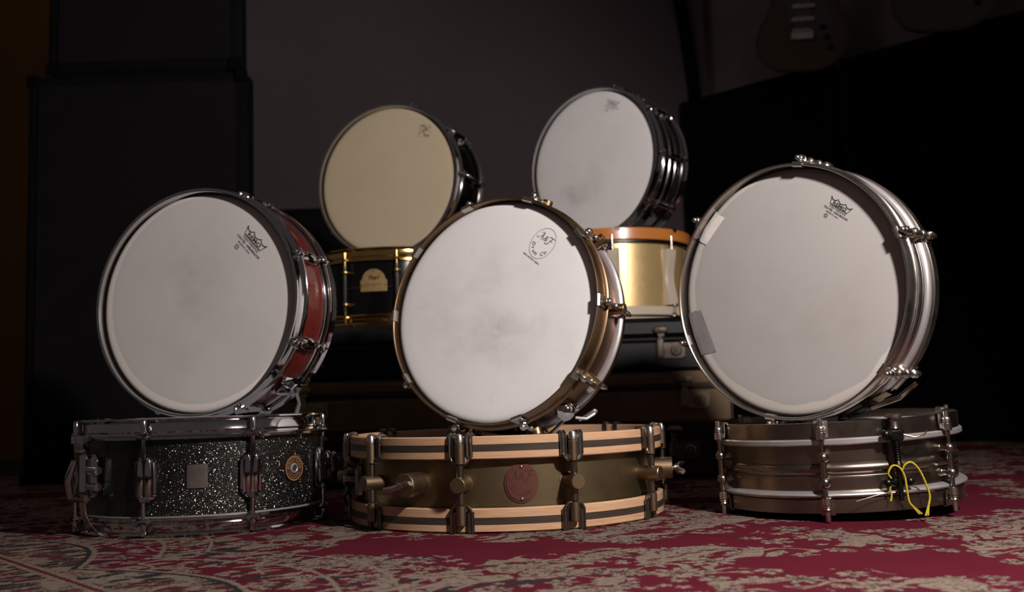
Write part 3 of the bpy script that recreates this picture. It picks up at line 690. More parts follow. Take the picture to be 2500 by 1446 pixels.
lg = MB().tube([(.193, 0, -.030), (.193, 0, -d + .030)], .0042, 12)
for q in (-.036, -d + .036): lg.ball((.193, 0, q), .0066); lg.stack((1, 0, 0), (.1785, 0, q), [(0, .0062), (.003, .005), (.0145, .0038)], 12)
ra = rods(.193, [(-.012, -.034)], .0027); rb = rods(.193, [(-d + .034, -d + .008)], .0027)
E_.ring(AZ6, 'lug', lg, 'nickel', (('tension_rod', ra, 'nickel'), ('tension_rod', rb, 'nickel')))
def clawE(s, z):
    f = lambda zz: z + s * zz
    m = MB().ribbon([(.1812, f(-.008)), (.1812, f(-.0008)), (.1825, f(.0012)), (.1855, f(.0012)), (.1880, f(0)), (.1885, f(-.010)), (.1885, f(-.018))], 0, .016, .0015)
    m.box((.1935, 0, f(-.015)), (.012, .011, .008), None, .003); m.ball((.1940, 0, f(-.008)), .0060, 1, 1, 1.2); m.stack((0, 0, s), (.194, 0, f(-.002)), [(0, .0042), (.004, .0042), (.006, .003), (.007, .001)], 10)
    return m
E_.ring(AZ6, 'claw', clawE(1, 0), 'nickel', (), fh); E_.ring(AZ6, 'claw', clawE(-1, -d), 'nickel', (), rh)
st = MB().box((.186, 0, -.055), (.012, .040, .050), None, .003); st.box((.193, .012, -.048), (.008, .016, .030), None, .002); st.stack((0, 1, 0), (.193, -.030, -.045), [(0, .004), (.004, .007), (.016, .007), (.018, .004)], 14)
so = E_.part('strainer', st, 'black_steel', -66); E_.part('throw_lever', MB().tube([(.196, .02, -.050), (.200, .060, -.056), (.192, .090, -.060)], [.004, .004, .003], 8), 'nickel_dark', 0, so)
E_.part('snare_strap', MB().ribbon([(.184, -.060), (.188, -.075), (.180, -d - .001), (.160, -d - .002)], .03, .03, .001), 'brass', 0, so)
E_.part('butt_plate', MB().box((.186, 0, -.052), (.010, .034, .030), None, .003), 'nickel_dark', 112)

# ================================================================== rear tilted drums
def tube_drum(label, c, yaw, tilt, d, shell_mat, beads, head, az0, hoop='chrome', lugm='chrome', flo=.030):
    D = Drum(label, d).tilted(c, RD(yaw), RD(tilt), .1862)
    fh = D.part('batter_hoop', MB().lathe(flanged(.1780, .1862, flo), 128), hoop); rh = D.part('resonant_hoop', MB().lathe(flip(flanged(.1780, .1862, flo), d), 128), hoop)
    D.part('shell', shell_mb(.1770, -.016, -d + .014, beads), shell_mat)
    hd = D.part('batter_head', head_mb(.1778, -.010, .007, .004), head); D.part('resonant_head', MB().disc([(0, -d + .010), (.17, -d + .010), (.1778, -d + .014)], 96), 'head_plain')
    azs = [az0 + 36 * k for k in range(10)]
    lg = MB().tube([(.1885, 0, -.043), (.1885, 0, -d + .043)], .0052, 12)
    for q in (-.048, -d + .048): lg.stack((1, 0, 0), (.1755, 0, q), [(0, .0085), (.003, .0078), (.012, .0055)], 14); lg.ball((.1885, 0, q), .0066)
    ra = rods(.1885, [(-.018, -.046)], .0026); ra.stack((0, 0, 1), (.1885, 0, -.027), [(0, .0055), (.002, .0055), (.0025, .0036), (.011, .0036), (.012, .002)], 12)
    rb = rods(.1885, [(-d + .018, -d + .046)], .0026); rb.stack((0, 0, -1), (.1885, 0, -d + .027), [(0, .0055), (.002, .0055), (.0025, .0036), (.011, .0036), (.012, .002)], 12)
    D.ring(azs, 'lug', lg, lugm, (('tension_rod', ra, 'chrome'), ('tension_rod', rb, 'chrome')))
    er = MB().box((.1860, 0, -flo + .004), (.012, .018, .0075), None, .003); D.ring(azs, 'hoop_ear', er, hoop, (), fh)
    er = MB().box((.1860, 0, -d + flo - .004), (.012, .018, .0075), None, .003); D.ring(azs, 'hoop_ear', er, hoop, (), rh)
    st = MB().box((.184, 0, -d * .5), (.016, .030, .060), None, .005); st.box((.194, 0, -d * .42), (.010, .020, .034), None, .004)
    so = D.part('strainer', st, 'chrome', az0 + 162); D.part('throw_lever', MB().tube([(.198, 0, -d * .36), (.206, 0, -d * .5), (.203, 0, -d * .66)], [.004, .005, .004], 8), 'chrome', 0, so)
    return D, hd
G, hd = tube_drum('black nickel snare drum with a tan head, tilted up on the black and gold drum', (-.288, 2.361, .701), 20.7, 2.6, .161, 'black_nickel', (), 'head_tan', 0)
lg = MB().line([(-.014, -.014), (.014, -.014), (.014, .014), (-.014, .014)], .0010, 0, True)
lg.line([(-.012, .010), (-.004, .012), (.006, .004), (-.004, -.002), (.004, -.011), (.013, -.010)], .0040); lg.line([(-.013, -.008), (0, .004), (.013, .012)], .0022); lg.line([(-.012, .002), (.0, .008), (.010, .0)], .0016)
G.part('logo_print', lg.xf(Matrix.Translation((.0965, .109, -.0098)) @ Matrix.Rotation(RD(-12), 4, 'Z')), 'ink_tan', 0, hd)
I_, hd = tube_drum('chrome beaded snare drum with smudged head, tilted up on the orange hooped gold drum', (.196, 2.384, .731), 40.1, 2.2, .140, 'dark_chrome', ((-.070, .006, .0045), (-.046, .003, .002), (-.094, .003, .002)), 'head_dim', -1)
I_.part('logo_print', crown(.0300).xf(Rm(66, .1465, -.0098)), 'ink_pale', 0, hd); I_.part('small_print', crown_small(.0300).xf(Rm(66, .1465, -.0098)), 'ink_pale', 0, hd)
wires = MB().box((.172, .0, -.140 + .006), (.02, .05, .004), None, .001)
I_.part('butt_plate', MB().box((.186, 0, -.070), (.010, .034, .028), None, .003), 'chrome', -50)

# ================================================================== B: black glitter drum
T = .167
B = Drum('black glitter snare drum with a round brass badge, lying flat on the rug', T).standing(-.497, 1.646, 0); B.root.scale = (1.028, 1.028, 1)
fh = B.part('batter_hoop', MB().lathe(flanged(.1800, .1890, .031), 144), 'chrome')
rh = B.part('resonant_hoop', MB().lathe(flip(flanged(.1800, .1890, .027), T), 144), 'chrome')
sh = B.part('shell', shell_mb(.1785, -.018, -T + .022), 'black_sparkle')
B.part('bearing_rim', MB().lathe(band(.178, .1802, -T + .0285, -T + .0255), 144), 'nickel_band')
B.part('batter_head', head_mb(.1798, -.011, .008, .004), 'head_plain'); B.part('resonant_head', MB().disc([(0, -T + .010), (.17, -T + .010), (.1798, -T + .014)], 96), 'head_plain')
AZB = [-53.5 + 45 * k for k in range(8)]
lug = MB().box((.1835, 0, -.086), (.011, .026, .064), None, .005)
for yy in (-.0055, .0055): lug.ball((.1875, yy, -.086), .032, .12, .16, 1., 12, 10)
lug.box((.184, .0, -.086), (.006, .032, .052), None, .003)
ra = rods(.1895, [(-.012, -.058)], .0030); ra.stack((0, 0, 1), (.1895, 0, -.022), [(0, .0062), (.002, .0062), (.0025, .0042), (.018, .0042), (.020, .003)], 12)
rb = rods(.1895, [(-.114, -T + .010)], .0030); rb.stack((0, 0, -1), (.1895, 0, -.110), [(0, .0055), (.006, .0060), (.008, .004)], 12); rb.stack((0, 0, -1), (.1895, 0, -T + .018), [(0, .0062), (.002, .0062), (.0025, .0042), (.013, .0042), (.015, .003)], 12)
B.ring(AZB, 'lug', lug, 'chrome', (('tension_rod', ra, 'chrome'), ('tension_rod', rb, 'chrome')))
B.ring(AZB, 'hoop_ear', MB().box((.1880, 0, -.0265), (.014, .024, .009), None, .004), 'chrome', (), fh)
B.ring(AZB, 'hoop_ear', MB().box((.1880, 0, -T + .0225), (.014, .024, .009), None, .004), 'chrome', (), rh)
sq = plate(.1787, -.01375, .01375, lambda x: -.0165, lambda x: .0165, -.0004, .0019, 8, 2); o = B.part('mirror_plate', sq.xf(on_shell(.1787, -76.5, -.0840)), 'nickel', 0, sh); o['label'] = 'square polished plate'
bd = MB().stack((0, 0, 1), (0, 0, 0), [(0, .0185), (.0012, .0185), (.0016, .0178)], 40); q = on_shell(.1787, -29.5, -.0820)
bo = B.part('badge', bd.xf(q), 'ink_brown', 0, sh, 38, 'round brass badge')
rg_ = MB()
for r0, r1 in ((.0167, .0186),):
    n = 40; rg_.raw([(r * cos(2 * pi * i / n), r * sin(2 * pi * i / n), .0022) for r in (r0, r1) for i in range(n)], [(i, (i + 1) % n, n + (i + 1) % n, n + i) for i in range(n)])
rg_.line([(.0105 * cos(RD(a)), .0105 * sin(RD(a))) for a in range(215, 326, 10)], .0008, .0020); rg_.line([(.0140 * cos(RD(a)), .0140 * sin(RD(a))) for a in range(205, 336, 10)], .0008, .0020)
for x in (-.0125, .0125): rg_.line([(x - .0035, .0), (x + .0035, .0)], .0009, .0020)
arc_text(rg_, 'GRETSCH', .0126, .0126, 165, 15, .0072, False, 0, .0001)
for i, (x, y, z) in enumerate(rg_.v):
    if z < .0015: rg_.v[i] = (x, y, z + .0019)
B.part('badge_lettering', rg_.xf(q), 'gilt_paint', 0, sh)
ey = MB(); n = 24; pr = [(.0048, .0005), (.0048, .0028), (.0056, .0036), (.0072, .0032), (.0080, .0018)]
ey.lathe(pr, n, False); B.part('vent_grommet', ey.xf(q), 'nickel_band', 0, sh)
B.part('vent_hole', MB().disc([(0, .0022), (.003, .0022), (.0049, .0022)], 24).xf(q), 'felt', 0, sh)
st = MB().box((.190, 0, -.080), (.014, .040, .062), None, .006); st.box((.200, -.002, -.078), (.014, .022, .066), None, .006); st.stack((0, 0, 1), (.203, 0, -.046), [(0, .009), (.004, .010), (.008, .006), (.012, .006), (.013, .0135), (.024, .0135), (.0245, .012)], 18)
st.tube([(.198, .010, -.072), (.198, .036, -.072)], .006, 12); st.tube([(.198, .010, -.095), (.198, .036, -.095)], .006, 12); st.box((.200, -.002, -.112), (.012, .038, .012), None, .004)
so = B.part('strainer', st, 'chrome', -128)
B.part('snare_strap', MB().ribbon([(.203, -.112), (.201, -.135), (.193, -.150), (.180, -T + .002)], .004, .014, .001), 'nickel', 0, so)
B.part('throw_lever', MB().tube([(.206, -.012, -.058), (.212, -.018, -.085), (.206, -.020, -.112)], [.0045, .006, .0045], 10), 'chrome', 0, so)
bt = MB().box((.188, 0, -.086), (.014, .036, .050), None, .006); bt.box((.197, 0, -.080), (.008, .024, .034), None, .003); B.part('butt_plate', bt, 'chrome', 4)

# ================================================================== D: wood-hooped bronze drum
T = .1282
D = Drum('wide shallow bronze drum with striped maple hoops, on the rug in the middle', T).standing(-.017, 1.633, .0012)
def whoop(z0, z1, r0=.2345, r1=.2428): return [(r0, z1 + .001), (r0, z0 - .001), (r0 + .001, z0), (r1 - .0015, z0), (r1, z0 - .0015), (r1, z1 + .0015), (r1 - .0015, z1), (r0 + .001, z1)]
fh = D.part('batter_hoop', MB().lathe(whoop(0, -.0312), 160), 'maple'); rh = D.part('resonant_hoop', MB().lathe(whoop(-T + .0320, -T), 160), 'maple')
for h_, zc in ((fh, -.0158), (rh, -T + .0150)): D.part('inlay_stripe', MB().lathe(band(.2400, .24305, zc + .0048, zc - .0048, .0002), 160), 'inlay', 0, h_)
sh = D.part('shell', shell_mb(.2290, -.020, -T + .020), 'bronze_shell')
D.part('batter_head', head_mb(.2335, -.0130, .008, .004), 'head_plain'); D.part('resonant_head', MB().disc([(0, -T + .010), (.22, -T + .010), (.2335, -T + .014)], 96), 'head_plain')
AZD = [-104 + 36 * k for k in range(10)]
ZP = -.0640
post = MB().stack((1, 0, 0), (.2280, 0, ZP), [(0, .0120), (.0016, .0120), (.0020, .0105), (.0345, .0105), (.0355, .0097)], 28)
XR = .2490
rs = rods(XR, [(-.030, ZP)], .0029); rs.stack((0, 0, 1), (XR, 0, ZP), [(.006, .0052), (.026, .0052), (.0265, .0035)], 14)
rs2 = rods(XR, [(ZP, -T + .022)], .0029); rs2.stack((0, 0, -1), (XR, 0, ZP), [(.006, .0052), (.026, .0052), (.0265, .0035)], 14)
D.ring(AZD, 'lug', post, 'bronze_post', (('tension_rod', rs, 'nickel_dark'), ('tension_rod', rs2, 'nickel_dark')))
def clawD(s, z):
    f = lambda q: z + s * (q if (q < 0 or s > 0) else q * .25)
    m = MB()
    for yy in (-.0125, .0125):
        m.ribbon([(.2335, f(-.010)), (.2335, f(-.0005)), (.2345, f(.0016)), (.2375, f(.0026)), (.2425, f(.0022)), (.2448, f(.0002)), (.2452, f(-.010)), (.2452, f(-.028))], yy, .0095, .0018)
        for o_ in (-.0027, .0027): m.tube([(.2344, yy + o_, f(.0022)), (.2378, yy + o_, f(.0038)), (.2428, yy + o_, f(.0034)), (.2458, yy + o_, f(.0004)), (.2462, yy + o_, f(-.010)), (.2462, yy + o_, f(-.027))], .0014, 6)
    m.tube([(.2458, .0125 * cos(a), f(-.027 - .0125 * sin(a) * .75)) for a in [pi * i / 10 for i in range(11)]], [.0040] * 11, 8, True, .6)
    m.box((.2456, 0, f(-.031)), (.005, .018, .009), None, .002)
    return m
def nutD(s, z):
    f = lambda q: z + s * q
    m = MB().stack((0, 0, -s), (XR, 0, f(-.010)), [(0, .0055), (.001, .0066), (.026, .0066), (.027, .005)], 16); return m
def acornD(s, z):
    return MB().stack((0, 0, s), (XR, 0, z - s * .012), [(0, .0060), (.002, .0062), (.003, .0050), (.0045, .0062), (.0105, .0060), (.0145, .0042), (.0160, .001)], 16)
D.ring(AZD, 'claw', clawD(1, 0), 'claw', (('claw_nut', nutD(1, 0), 'bronze_post'), ('acorn_cap', acornD(1, 0), 'nickel')), fh)
D.ring(AZD, 'claw', clawD(-1, -T), 'claw', (('claw_nut', nutD(-1, -T), 'bronze_post'),), rh)
badge = oval_plate(.2292, .0232, .0268, -.0006, .0016); q = on_shell(.2292, -84.5, -.0645)
bo = D.part('badge', badge.xf(q), 'copper_badge', 0, sh, 38, 'oval copper badge')
b2 = oval_plate(.2292, .0205, .0240, .0014, .0026); D.part('badge_plate', b2.xf(q), 'copper_badge', 0, sh)
tx = script_af(.0135).xf(Matrix.Translation((0, .0095, 0))); arc_text(tx, 'DrumCo.', .0142, .0160, 205, 335, .0075, True, .15, .0001); tx.xf(Matrix.Translation((0, 0, .0026)))
D.part('badge_lettering', bend(tx, .2292).xf(q), 'ink_brown', 0, sh)
nm = MB()
for i, ch in enumerate('16116'): nm.text(ch, .0062, Matrix.Translation((-.0115 + i * .0057, -.0010, .0027)))
D.part('badge_number', bend(nm, .2292).xf(q), 'brass', 0, sh)
for yy in (.0215, -.0215): D.part('badge_rivet', MB().ball((0, yy, .0026), .0023, 1, 1, .7).xf(q), 'nickel', 0, sh)
def spout(az, L=.038, wing=True):
    o = D.part('knob_post', MB().stack((1, 0, 0), (.2280, 0, ZP), [(0, .0190), (.0018, .0190), (.0022, .0165), (L, .0165), (L + .001, .0155)], 32), 'bronze_post', az)
    m = MB().stack((1, 0, 0), (.2280 + L, 0, ZP), [(0, .0035), (.004, .0035), (.004, .0060), (.010, .0055), (.012, .003)], 14)
    for s in (-1, 1): m.tube([(.2280 + L + .006, s * .003, ZP), (.2280 + L + .011, s * .013, ZP + s * .004), (.2280 + L + .017, s * .023, ZP + s * .005)], [.0038, .0056, .0042], 10, True, .6)
    if wing: D.part('wing_nut', m, 'nickel', 0, o)
spout(-121); spout(-8, .030)
st = MB().box((.234, 0, -.066), (.014, .036, .050), None, .004); st.stack((1, 0, 0), (.240, 0, -.064), [(0, .010), (.016, .010), (.018, .007)], 18); st.tube([(.246, -.012, -.042), (.250, .004, -.036), (.246, .020, -.040)], .004, 8); st.ball((.250, .008, -.034), .0055)
so = D.part('strainer', st, 'dark_chrome', -163); D.part('throw_lever', MB().tube([(.248, 0, -.076), (.254, -.012, -.090), (.248, -.020, -.104)], [.003, .0035, .0025], 8), 'dark_chrome', 0, so)
D.part('strainer_clip', MB().box((.246, 0, -.048), (.012, .030, .007), None, .002), 'dark_chrome', 0, so)

# ================================================================== F: shallow nickel drum with yellow cord
T = .1227
F = Drum('vintage nickel snare drum with a yellow cord tied to its side, on the rug', T).standing(.4841, 1.5572, .0154, (math.tan(RD(-2.06)), math.tan(RD(-.7)))); F.root.scale = (1.012, 1.012, 1)
fr = .1700
fh = F.part('batter_hoop', MB().lathe([(fr - .0022, -.0225), (fr - .0022, -.0006), (fr - .0014, 0), (fr, -.0006), (fr, -.0218), (fr - .0006, -.0225)], 144), 'nickel_dark')
rh = F.part('resonant_hoop', MB().lathe(flip([(fr - .0022, -.0195), (fr - .0022, -.0006), (fr - .0014, 0), (fr, -.0006), (fr, -.0188), (fr - .0006, -.0195)], T), 144), 'nickel_dark')
sh = F.part('shell', shell_mb(.1635, -.020, -T + .020, ((-.0635, .0078, .0050), (-.0742, .0014, .0008)), .004), 'nickel_dark')
F.part('flesh_hoop', MB().lathe(band(.163, .1738, -.0225, -.0312, .0018), 144), 'nickel_band')
F.part('flesh_hoop', MB().lathe(bulge(.163, .1745, -T + .0300, -T + .0195), 144), 'nickel_band')
F.part('batter_head', head_mb(fr - .0023, -.0120, .006, .004), 'head_aged'); F.part('resonant_head', MB().disc([(0, -T + .010), (.16, -T + .010), (fr - .0023, -T + .014)], 96), 'head_plain')
AZF = [-113 + 60 * k for k in range(6)]
xr = .1790
lg = MB().tube([(xr, 0, -.043), (xr, 0, -.083)], .0046, 12)
for q in (-.0465, -.0800): lg.ball((xr, 0, q), .0076); lg.stack((1, 0, 0), (.1630, 0, q), [(0, .0066), (.003, .0052), (.016, .0040)], 12)
for q in (-.0465, -.0800): lg.ball((.1652, .0, q), .0064, .7, 1, 1)
ra = rods(xr, [(-.004, -.045)], .0030); rb = rods(xr, [(-.082, -T + .006)], .0030)
F.ring(AZF, 'lug', lg, 'nickel_dark', (('tension_rod', ra, 'nickel_dark'), ('tension_rod', rb, 'nickel_dark')))
def clawF(s, z):
    f = lambda q: z + s * q
    m = MB().ribbon([(fr - .0034, f(-.008)), (fr - .0034, f(0)), (fr - .0020, f(.0016)), (fr + .0012, f(.0014)), (fr + .0022, f(-.001)), (fr + .0022, f(-.012)), (fr + .004, f(-.020))], 0, .018, .0014)
    m.stack((0, 0, -s), (xr, 0, f(-.012)), [(0, .0050), (.001, .0064), (.010, .0064), (.011, .005)], 14); m.box((xr - .004, 0, f(-.017)), (.010, .008, .008), None, .002)
    m.stack((0, 0, s), (xr, 0, f(-.012)), [(0, .0056), (.002, .0060), (.003, .0046), (.005, .0056), (.007, .0050), (.008, .0036), (.016 if s > 0 else .0205, .0036), (.017 if s > 0 else .0215, .002)], 12)
    return m
F.ring(AZF, 'claw', clawF(1, 0), 'nickel', (), fh); F.ring(AZF, 'claw', clawF(-1, -T), 'nickel', (), rh)
azs = -82.5
st = MB().tube([(.181, 0, -.004), (.181, 0, -.108)], .0036, 10); st.box((.179, 0, -.022), (.014, .026, .022), None, .006); st.box((.174, 0, -.084), (.014, .018, .012), None, .003)
for s in (-1, 1): st.ball((.179, s * .0155, -.084), .0058); st.tube([(.176, s * .004, -.084), (.179, s * .0155, -.084)], .003, 8)
st.ball((.182, -.0135, -.020), .0062); st.stack((0, 0, -1), (.181, 0, -.030), [(0, .0044), (.028, .0044), (.030, .006), (.034, .006), (.035, .004)], 12)
for k in range(7): st.stack((0, 0, -1), (.181, 0, -.033 - k * .0034), [(0, .0044), (.0008, .0056), (.0016, .0044)], 12)
so = F.part('strainer', st, 'black_steel', azs)
F.part('strainer_knob', MB().stack((0, 0, 1), (.181, 0, -.013), [(0, .0062), (.004, .0050), (.012, .0052), (.014, .0085), (.015, .0112), (.018, .0112), (.019, .0095)], 22), 'nickel', 0, so)
F.part('throw_lever', MB().tube([(.184, .010, -.022), (.190, .022, -.026), (.190, .036, -.023), (.184, .044, -.018)], [.0016, .0013, .0010, .0007], 8), 'brass', 0, so)
F.part('snare_gut', MB().tube([(.1752, -.060, -.105), (.1768, -.030, -.099), (.1785, 0, -.0945), (.1768, .028, -.097), (.1745, .050, -.101)], .0006, 6), 'nickel', 0, so)
def spline(pts, n=8):
    P = [Vector(p) for p in pts]; P = [P[0]] + P + [P[-1]]; out = []
    for i in range(1, len(P) - 2):
        for k in range(n):
            t = k / n; a, b, c, e = P[i - 1], P[i], P[i + 1], P[i + 2]
            out.append(.5 * ((2 * b) + (c - a) * t + (2 * a - 5 * b + 4 * c - e) * t * t + (3 * b - a - 3 * c + e) * t ** 3))
    return out + [P[-2]]
def cord(pts, r=.0013, tass=True):
    q = spline(pts); m = MB(); 
    m.tube(q, [r * (1 + .16 * (i % 2)) for i in range(len(q))], 8)
    if tass:
        e = q[-1]; dd = (q[-1] - q[-3]).normalized()
        for k in range(9):
            a = 2 * pi * k / 9; o_ = Vector((.3, cos(a), .3 * sin(a))) * .0028; m.tube([e - dd * .004, e + dd * .006 + o_ * .5, e + dd * .013 + o_], [.0011, .0009, .0004], 5)
    return m
co = F.part('tied_cord', cord([(.182, -.012, -.078), (.184, -.0165, -.071), (.186, -.011, -.0615), (.187, -.002, -.064), (.1865, .0045, -.077), (.186, .006, -.096), (.186, .0075, -.110), (.186, .0125, -.117)]), 'cord', azs, None, 38, 'yellow braided cord')
F.part('cord_tail', cord([(.182, .002, -.073), (.186, .006, -.062), (.188, .0145, -.0585), (.187, .025, -.069), (.186, .033, -.088), (.1865, .0365, -.104), (.187, .033, -.117)]), 'cord', 0, co)
F.part('cord_tail', cord([(.182, -.013, -.086), (.180, -.0145, -.094), (.1795, -.0125, -.100), (.1795, -.0145, -.108)], .0012, False), 'cord', 0, co)
F.part('tension_rod', rods(.176, [(-.006, -.12)], .0026), 'nickel_dark', 8)
F.part('butt_plate', MB().box((.171, 0, -.066), (.012, .030, .030), None, .003), 'nickel_dark', 97)

# ================================================================== H: black and gold drum
T = .1780
H = Drum('black snare drum with gold hoops and arched gold badge, on the stacked cases', T).standing(-.278, 2.418, .3450)
fh = H.part('batter_hoop', MB().lathe(flanged(.1795, .1885, .031), 128), 'gold'); rh = H.part('resonant_hoop', MB().lathe(flip(flanged(.1795, .1885, .029), T), 128), 'gold')
sh = H.part('shell', shell_mb(.1780, -.018, -T + .018), plain('black_lacquer', (.004, .0038, .0038), .16, .3, .9, 10, 0, .15))
H.part('centre_line', MB().lathe(band(.177, .1786, -.0875, -.0890, .0002), 128), 'felt')
H.part('batter_head', head_mb(.1793, -.0130, .008, .004), 'head_plain'); H.part('resonant_head', MB().disc([(0, -T + .010), (.17, -T + .010), (.1793, -T + .014)], 96), 'head_plain')
AZH = [-118.5 + 36.5 * k for k in range(10)]
lg = MB().tube([(.1905, 0, -.040), (.1905, 0, -T + .036)], .0036, 12)
ft = MB()
for q in (-.054, -T + .052): ft.stack((1, 0, 0), (.1765, 0, q), [(0, .0090), (.003, .0085), (.009, .0060), (.014, .0060)], 14); ft.stack((0, 0, 1), (.1905, 0, q - .005), [(0, .0052), (.002, .0062), (.008, .0062), (.010, .0052)], 14)
ra = rods(.1905, [(-.012, -.046)], .0026); ra.stack((0, 0, 1), (.1905, 0, -.024), [(0, .0052), (.003, .0052), (.0035, .0038), (.014, .0038), (.015, .002)], 12)
rb = rods(.1905, [(-T + .012, -T + .044)], .0026); rb.stack((0, 0, -1), (.1905, 0, -T + .024), [(0, .0052), (.003, .0052), (.0035, .0038), (.013, .0038), (.014, .002)], 12)
H.ring(AZH, 'lug', lg, 'chrome', (('lug_foot', ft, 'gold'), ('tension_rod', ra, 'gold'), ('tension_rod', rb, 'gold')))
H.ring(AZH, 'hoop_ear', MB().box((.1880, 0, -.0265), (.013, .018, .008), None, .003), 'gold', (), fh)
H.ring(AZH, 'hoop_ear', MB().box((.1880, 0, -T + .0245), (.013, .018, .008), None, .003), 'gold', (), rh)
ol = [(-.0300, -.0235), (.0300, -.0235), (.0300, .0020), (.0262, .0020)] + [(.0262 * cos(RD(a)), .0020 + .0240 * sin(RD(a))) for a in range(10, 180, 10)] + [(-.0262, .0020), (-.0300, .0020)]
q = on_shell(.1783, -98.5, -.0750)
H.part('badge', plate(.1783, -.0300, .0300, lambda x: -.0235, lambda x: .0020 + (.0240 * math.sqrt(max(0, 1 - (x / .0262) ** 2)) if abs(x) < .0262 else 0), -.0006, .0018, 40).xf(q), 'badge_gold', 0, sh, 38, 'arched gold badge')
tx = MB().text('Pearl', .0150, Matrix.Translation((0, .0070, .0019)), .35, .026, .0004)
tx.line([(-.021, -.010), (-.018, -.004), (-.016, -.014), (-.012, -.006), (-.008, -.010), (-.002, -.009), (.002, -.005), (.001, -.012), (.006, -.009), (.012, -.007), (.019, -.008)], .0012, .0018); tx.line([(-.026, .0), (.026, .0)], .0005, .0018)
H.part('badge_lettering', bend(tx, .1783).xf(q), 'ink_brown', 0, sh)
for x, y in ((0, .0215), (-.0265, -.0105), (.0265, -.0105)): H.part('badge_rivet', bend(MB().ball((x, y, .0018), .0019, 1, 1, .6), .1783).xf(q), 'ink_brown', 0, sh)
H.part('vent_grommet', MB().stack((1, 0, 0), (.1765, 0, -.094), [(0, .006), (.003, .006), (.0035, .004)], 16), 'chrome', -97)

# ================================================================== J: gold lacquer drum with orange hoop
T = .2047
J = Drum('gold lacquered drum with orange wooden hoop and cream lugs, on the stacked cases', T).standing(.238, 2.427, .3450)
fh = J.part('batter_hoop', MB().lathe(whoop(0, -.0265, .1815, .1905), 144), 'orange_wood')
J.part('hoop_liner', MB().lathe(band(.176, .1850, -.0265, -.0330, .001), 144), 'black_steel')
rh = J.part('resonant_hoop', MB().lathe(whoop(-T + .0290, -T + .0095, .1800, .1895), 144), 'cream_paint')
J.part('hoop_liner', MB().lathe(band(.176, .1850, -T + .0095, -T + .0050, .001), 144), 'black_steel')
J.part('bottom_rim', MB().lathe(band(.176, .1885, -T + .0050, -T, .001), 144), 'cream_paint')
sh = J.part('shell', shell_mb(.1775, -.024, -T + .018), 'gold_lacquer')
J.part('batter_head', head_mb(.1812, -.0105, .008, .004), 'head_plain'); J.part('resonant_head', MB().disc([(0, -T + .010), (.17, -T + .010), (.179, -T + .014)], 96), 'head_plain')
AZJ = [-49 + 45 * k for k in range(8)]
pf = []
for k in range(17):
    u = k / 16; pf.append((.0125 + .0045 * cos(2 * pi * (u - .0)) * 1.0, -.046 - .126 * u))
lug = MB(); n = len(pf); vs = []
for x, z in pf:
    for y in (-.0150, -.0105, .0105, .0150): vs.append((.1765 + (x if abs(y) < .011 else x * .45), y, z))
for x, z in pf:
    for y in (-.0150, .0150): vs.append((.1760, y, z))
fs = []
for i in range(n - 1):
    for k in range(3): fs.append((i * 4 + k, (i + 1) * 4 + k, (i + 1) * 4 + k + 1, i * 4 + k + 1))
    b0 = 4 * n + 2 * i; fs += [(i * 4, b0, b0 + 2, i * 4 + 4), (i * 4 + 3, i * 4 + 7, b0 + 3, b0 + 1)]
fs += [(0, 1, 2, 3, 4 * n + 1, 4 * n), tuple(reversed((4 * n - 4, 4 * n - 3, 4 * n - 2, 4 * n - 1, 6 * n - 1, 6 * n - 2)))]
lug.raw(vs, fs)
ra = rods(.1905, [(-.016, -.050)], .0030); ra.stack((0, 0, 1), (.1905, 0, -.047), [(0, .0045), (.006, .0045), (.007, .003)], 12)
rb = rods(.1905, [(-.168, -T + .006)], .0030); rb.stack((0, 0, -1), (.1905, 0, -.170), [(0, .0085), (.004, .0085), (.0045, .004)], 14)
J.ring(AZJ, 'lug', lug, 'cream_paint', (('tension_rod', ra, 'nickel'), ('tension_rod', rb, 'nickel_dark')))
hk = MB().ribbon([(.1805, -.006), (.1805, .0005), (.182, .0018), (.1890, .0018), (.1915, 0), (.1918, -.006)], 0, .010, .0014)
J.ring([a + 4 for a in AZJ], 'claw', hk, 'black_steel', (), fh)
hk = MB().box((.1900, 0, -T + .010), (.008, .012, .012), None, .003); J.ring(AZJ, 'claw', hk, 'nickel_dark', (), rh)

# ------------------------------------------------------------------ guitars on the right wall
MT['sunburst'] = plain('sunburst', (.075, .034, .010), .35, .4, .6, 8, 0, .3)
MT['dark_guitar'] = plain('dark_guitar', (.030, .020, .020), .3, .5, .6, 8, 0, .5)
MT['pickguard'] = plain('pickguard', (.055, .05, .05), .45)
MT['rosewood'] = plain('rosewood', (.045, .025, .015), .5)
MT['rim_dark'] = plain('rim_dark', (.04, .018, .012), .3)
def body_outline(horn=1.):
    h = [(0, -.205), (.055, -.203), (.105, -.185), (.145, -.148), (.163, -.100), (.160, -.050), (.138, -.005), (.120, .035), (.118, .075), (.130, .115), (.140, .150), (.132, .185), (.112, .205), (.088, .200), (.060, .165), (.034, .140),
         (0, .138), (-.034, .140), (-.062, .168), (-.082, .212), (-.105, .240), (-.132, .235), (-.142, .200), (-.134, .150), (-.120, .100), (-.116, .060), (-.128, .015), (-.150, -.030), (-.165, -.085), (-.158, -.135), (-.128, -.178), (-.075, -.200)]
    return [(p.x, p.y) for p in spline([(x, y, 0) for x, y in h] + [(0, -.205, 0)], 3)][:-1]
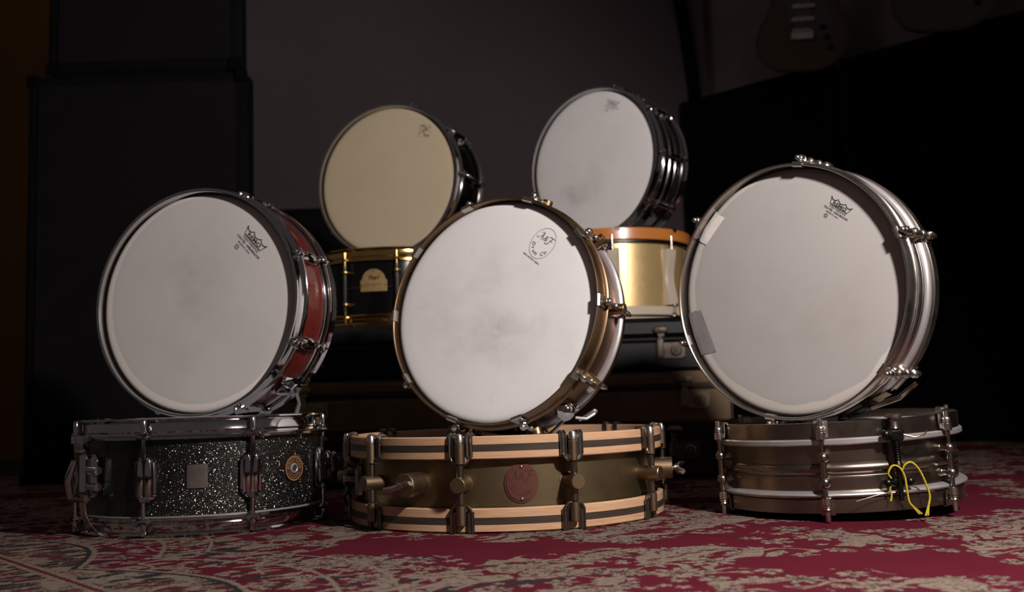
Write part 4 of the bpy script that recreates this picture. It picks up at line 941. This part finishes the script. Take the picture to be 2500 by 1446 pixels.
def guitar(label, px, mat, rz, lean):
    e = add('electric_guitar', None, None, px); tag(e, label, 'guitar')
    e.rotation_euler = (pi / 2, lean, rz)
    ol = body_outline(); top = .205                                  # body bottom at origin
    m = MB().prism([(x, y + top) for x, y in ol], -.020, .020); add('body', m.mesh('body', mat, 30), e)
    add('body_binding', MB().line([(x * 1.0, y + top) for x, y in ol], .012, .0202, True).mesh('body_binding', 'rim_dark'), e)
    pg = [(.020, -.03), (.075, -.10), (.118, -.098), (.110, -.045), (.088, .02), (.086, .07), (.098, .125), (.070, .150), (.034, .125), (-.034, .125), (-.075, .150), (-.088, .10), (-.058, .03), (-.048, -.03)]
    add('pickguard', MB().prism([(p.x, p.y + top) for p in spline([(x, y, 0) for x, y in pg] + [(pg[0][0], pg[0][1], 0)], 3)][:-1], .020, .0225).mesh('pickguard', 'pickguard'), e)
    for y in (-.015, .035, .085): add('pickup', MB().box((0, y + top, .026), (.084, .018, .010), None, .004).mesh('pickup', 'cream_paint'), e)
    br = MB().box((0, -.075 + top, .025), (.085, .034, .010), None, .003); br.box((0, -.058 + top, .031), (.072, .010, .008), None, .002); add('bridge', br.mesh('bridge', 'nickel'), e)
    for x, y in ((.070, -.045), (.086, -.085), (.100, -.122)): add('control_knob', MB().stack((0, 0, 1), (x, y + top, .022), [(0, .011), (.006, .010), (.012, .008), (.013, .006)], 16).mesh('control_knob', 'felt'), e)
    add('strap_button', MB().stack((0, -1, 0), (0, .001, 0), [(0, .004), (.006, .004), (.007, .007), (.010, .007)], 12).mesh('strap_button', 'nickel'), e)
    nk = add('neck', MB().box((0, .345 + .26, .024), (.050, .52, .022), None, .006).mesh('neck', 'maple'), e); add('fretboard', MB().box((0, .345 + .26, .037), (.048, .50, .005), None, .001).mesh('fretboard', 'rosewood'), nk)
    add('headstock', MB().prism([(-.025, .86), (.022, .86), (.040, .92), (.034, 1.02), (.006, 1.05), (-.018, 1.0), (-.030, .92)], .012, .028).mesh('headstock', 'maple'), e)
    for x in (-.02, -.012, -.004, .004, .012, .02): add('string', MB().tube([(x, top - .06, .036), (x * .9, .87, .044)], .0006, 5).mesh('string', 'nickel'), e)
    return e
p = wpos(.44, .02); guitar('dim sunburst electric guitar hanging above the black baffles', (p.x + .02, p.y - .17, 1.36), 'sunburst', RD(-22), RD(6))
p = wpos(.99, .02); guitar('dark electric guitar hanging at the top right corner, cut by the frame', (p.x + .0, p.y - .17, 1.36), 'dark_guitar', RD(-22), RD(4))
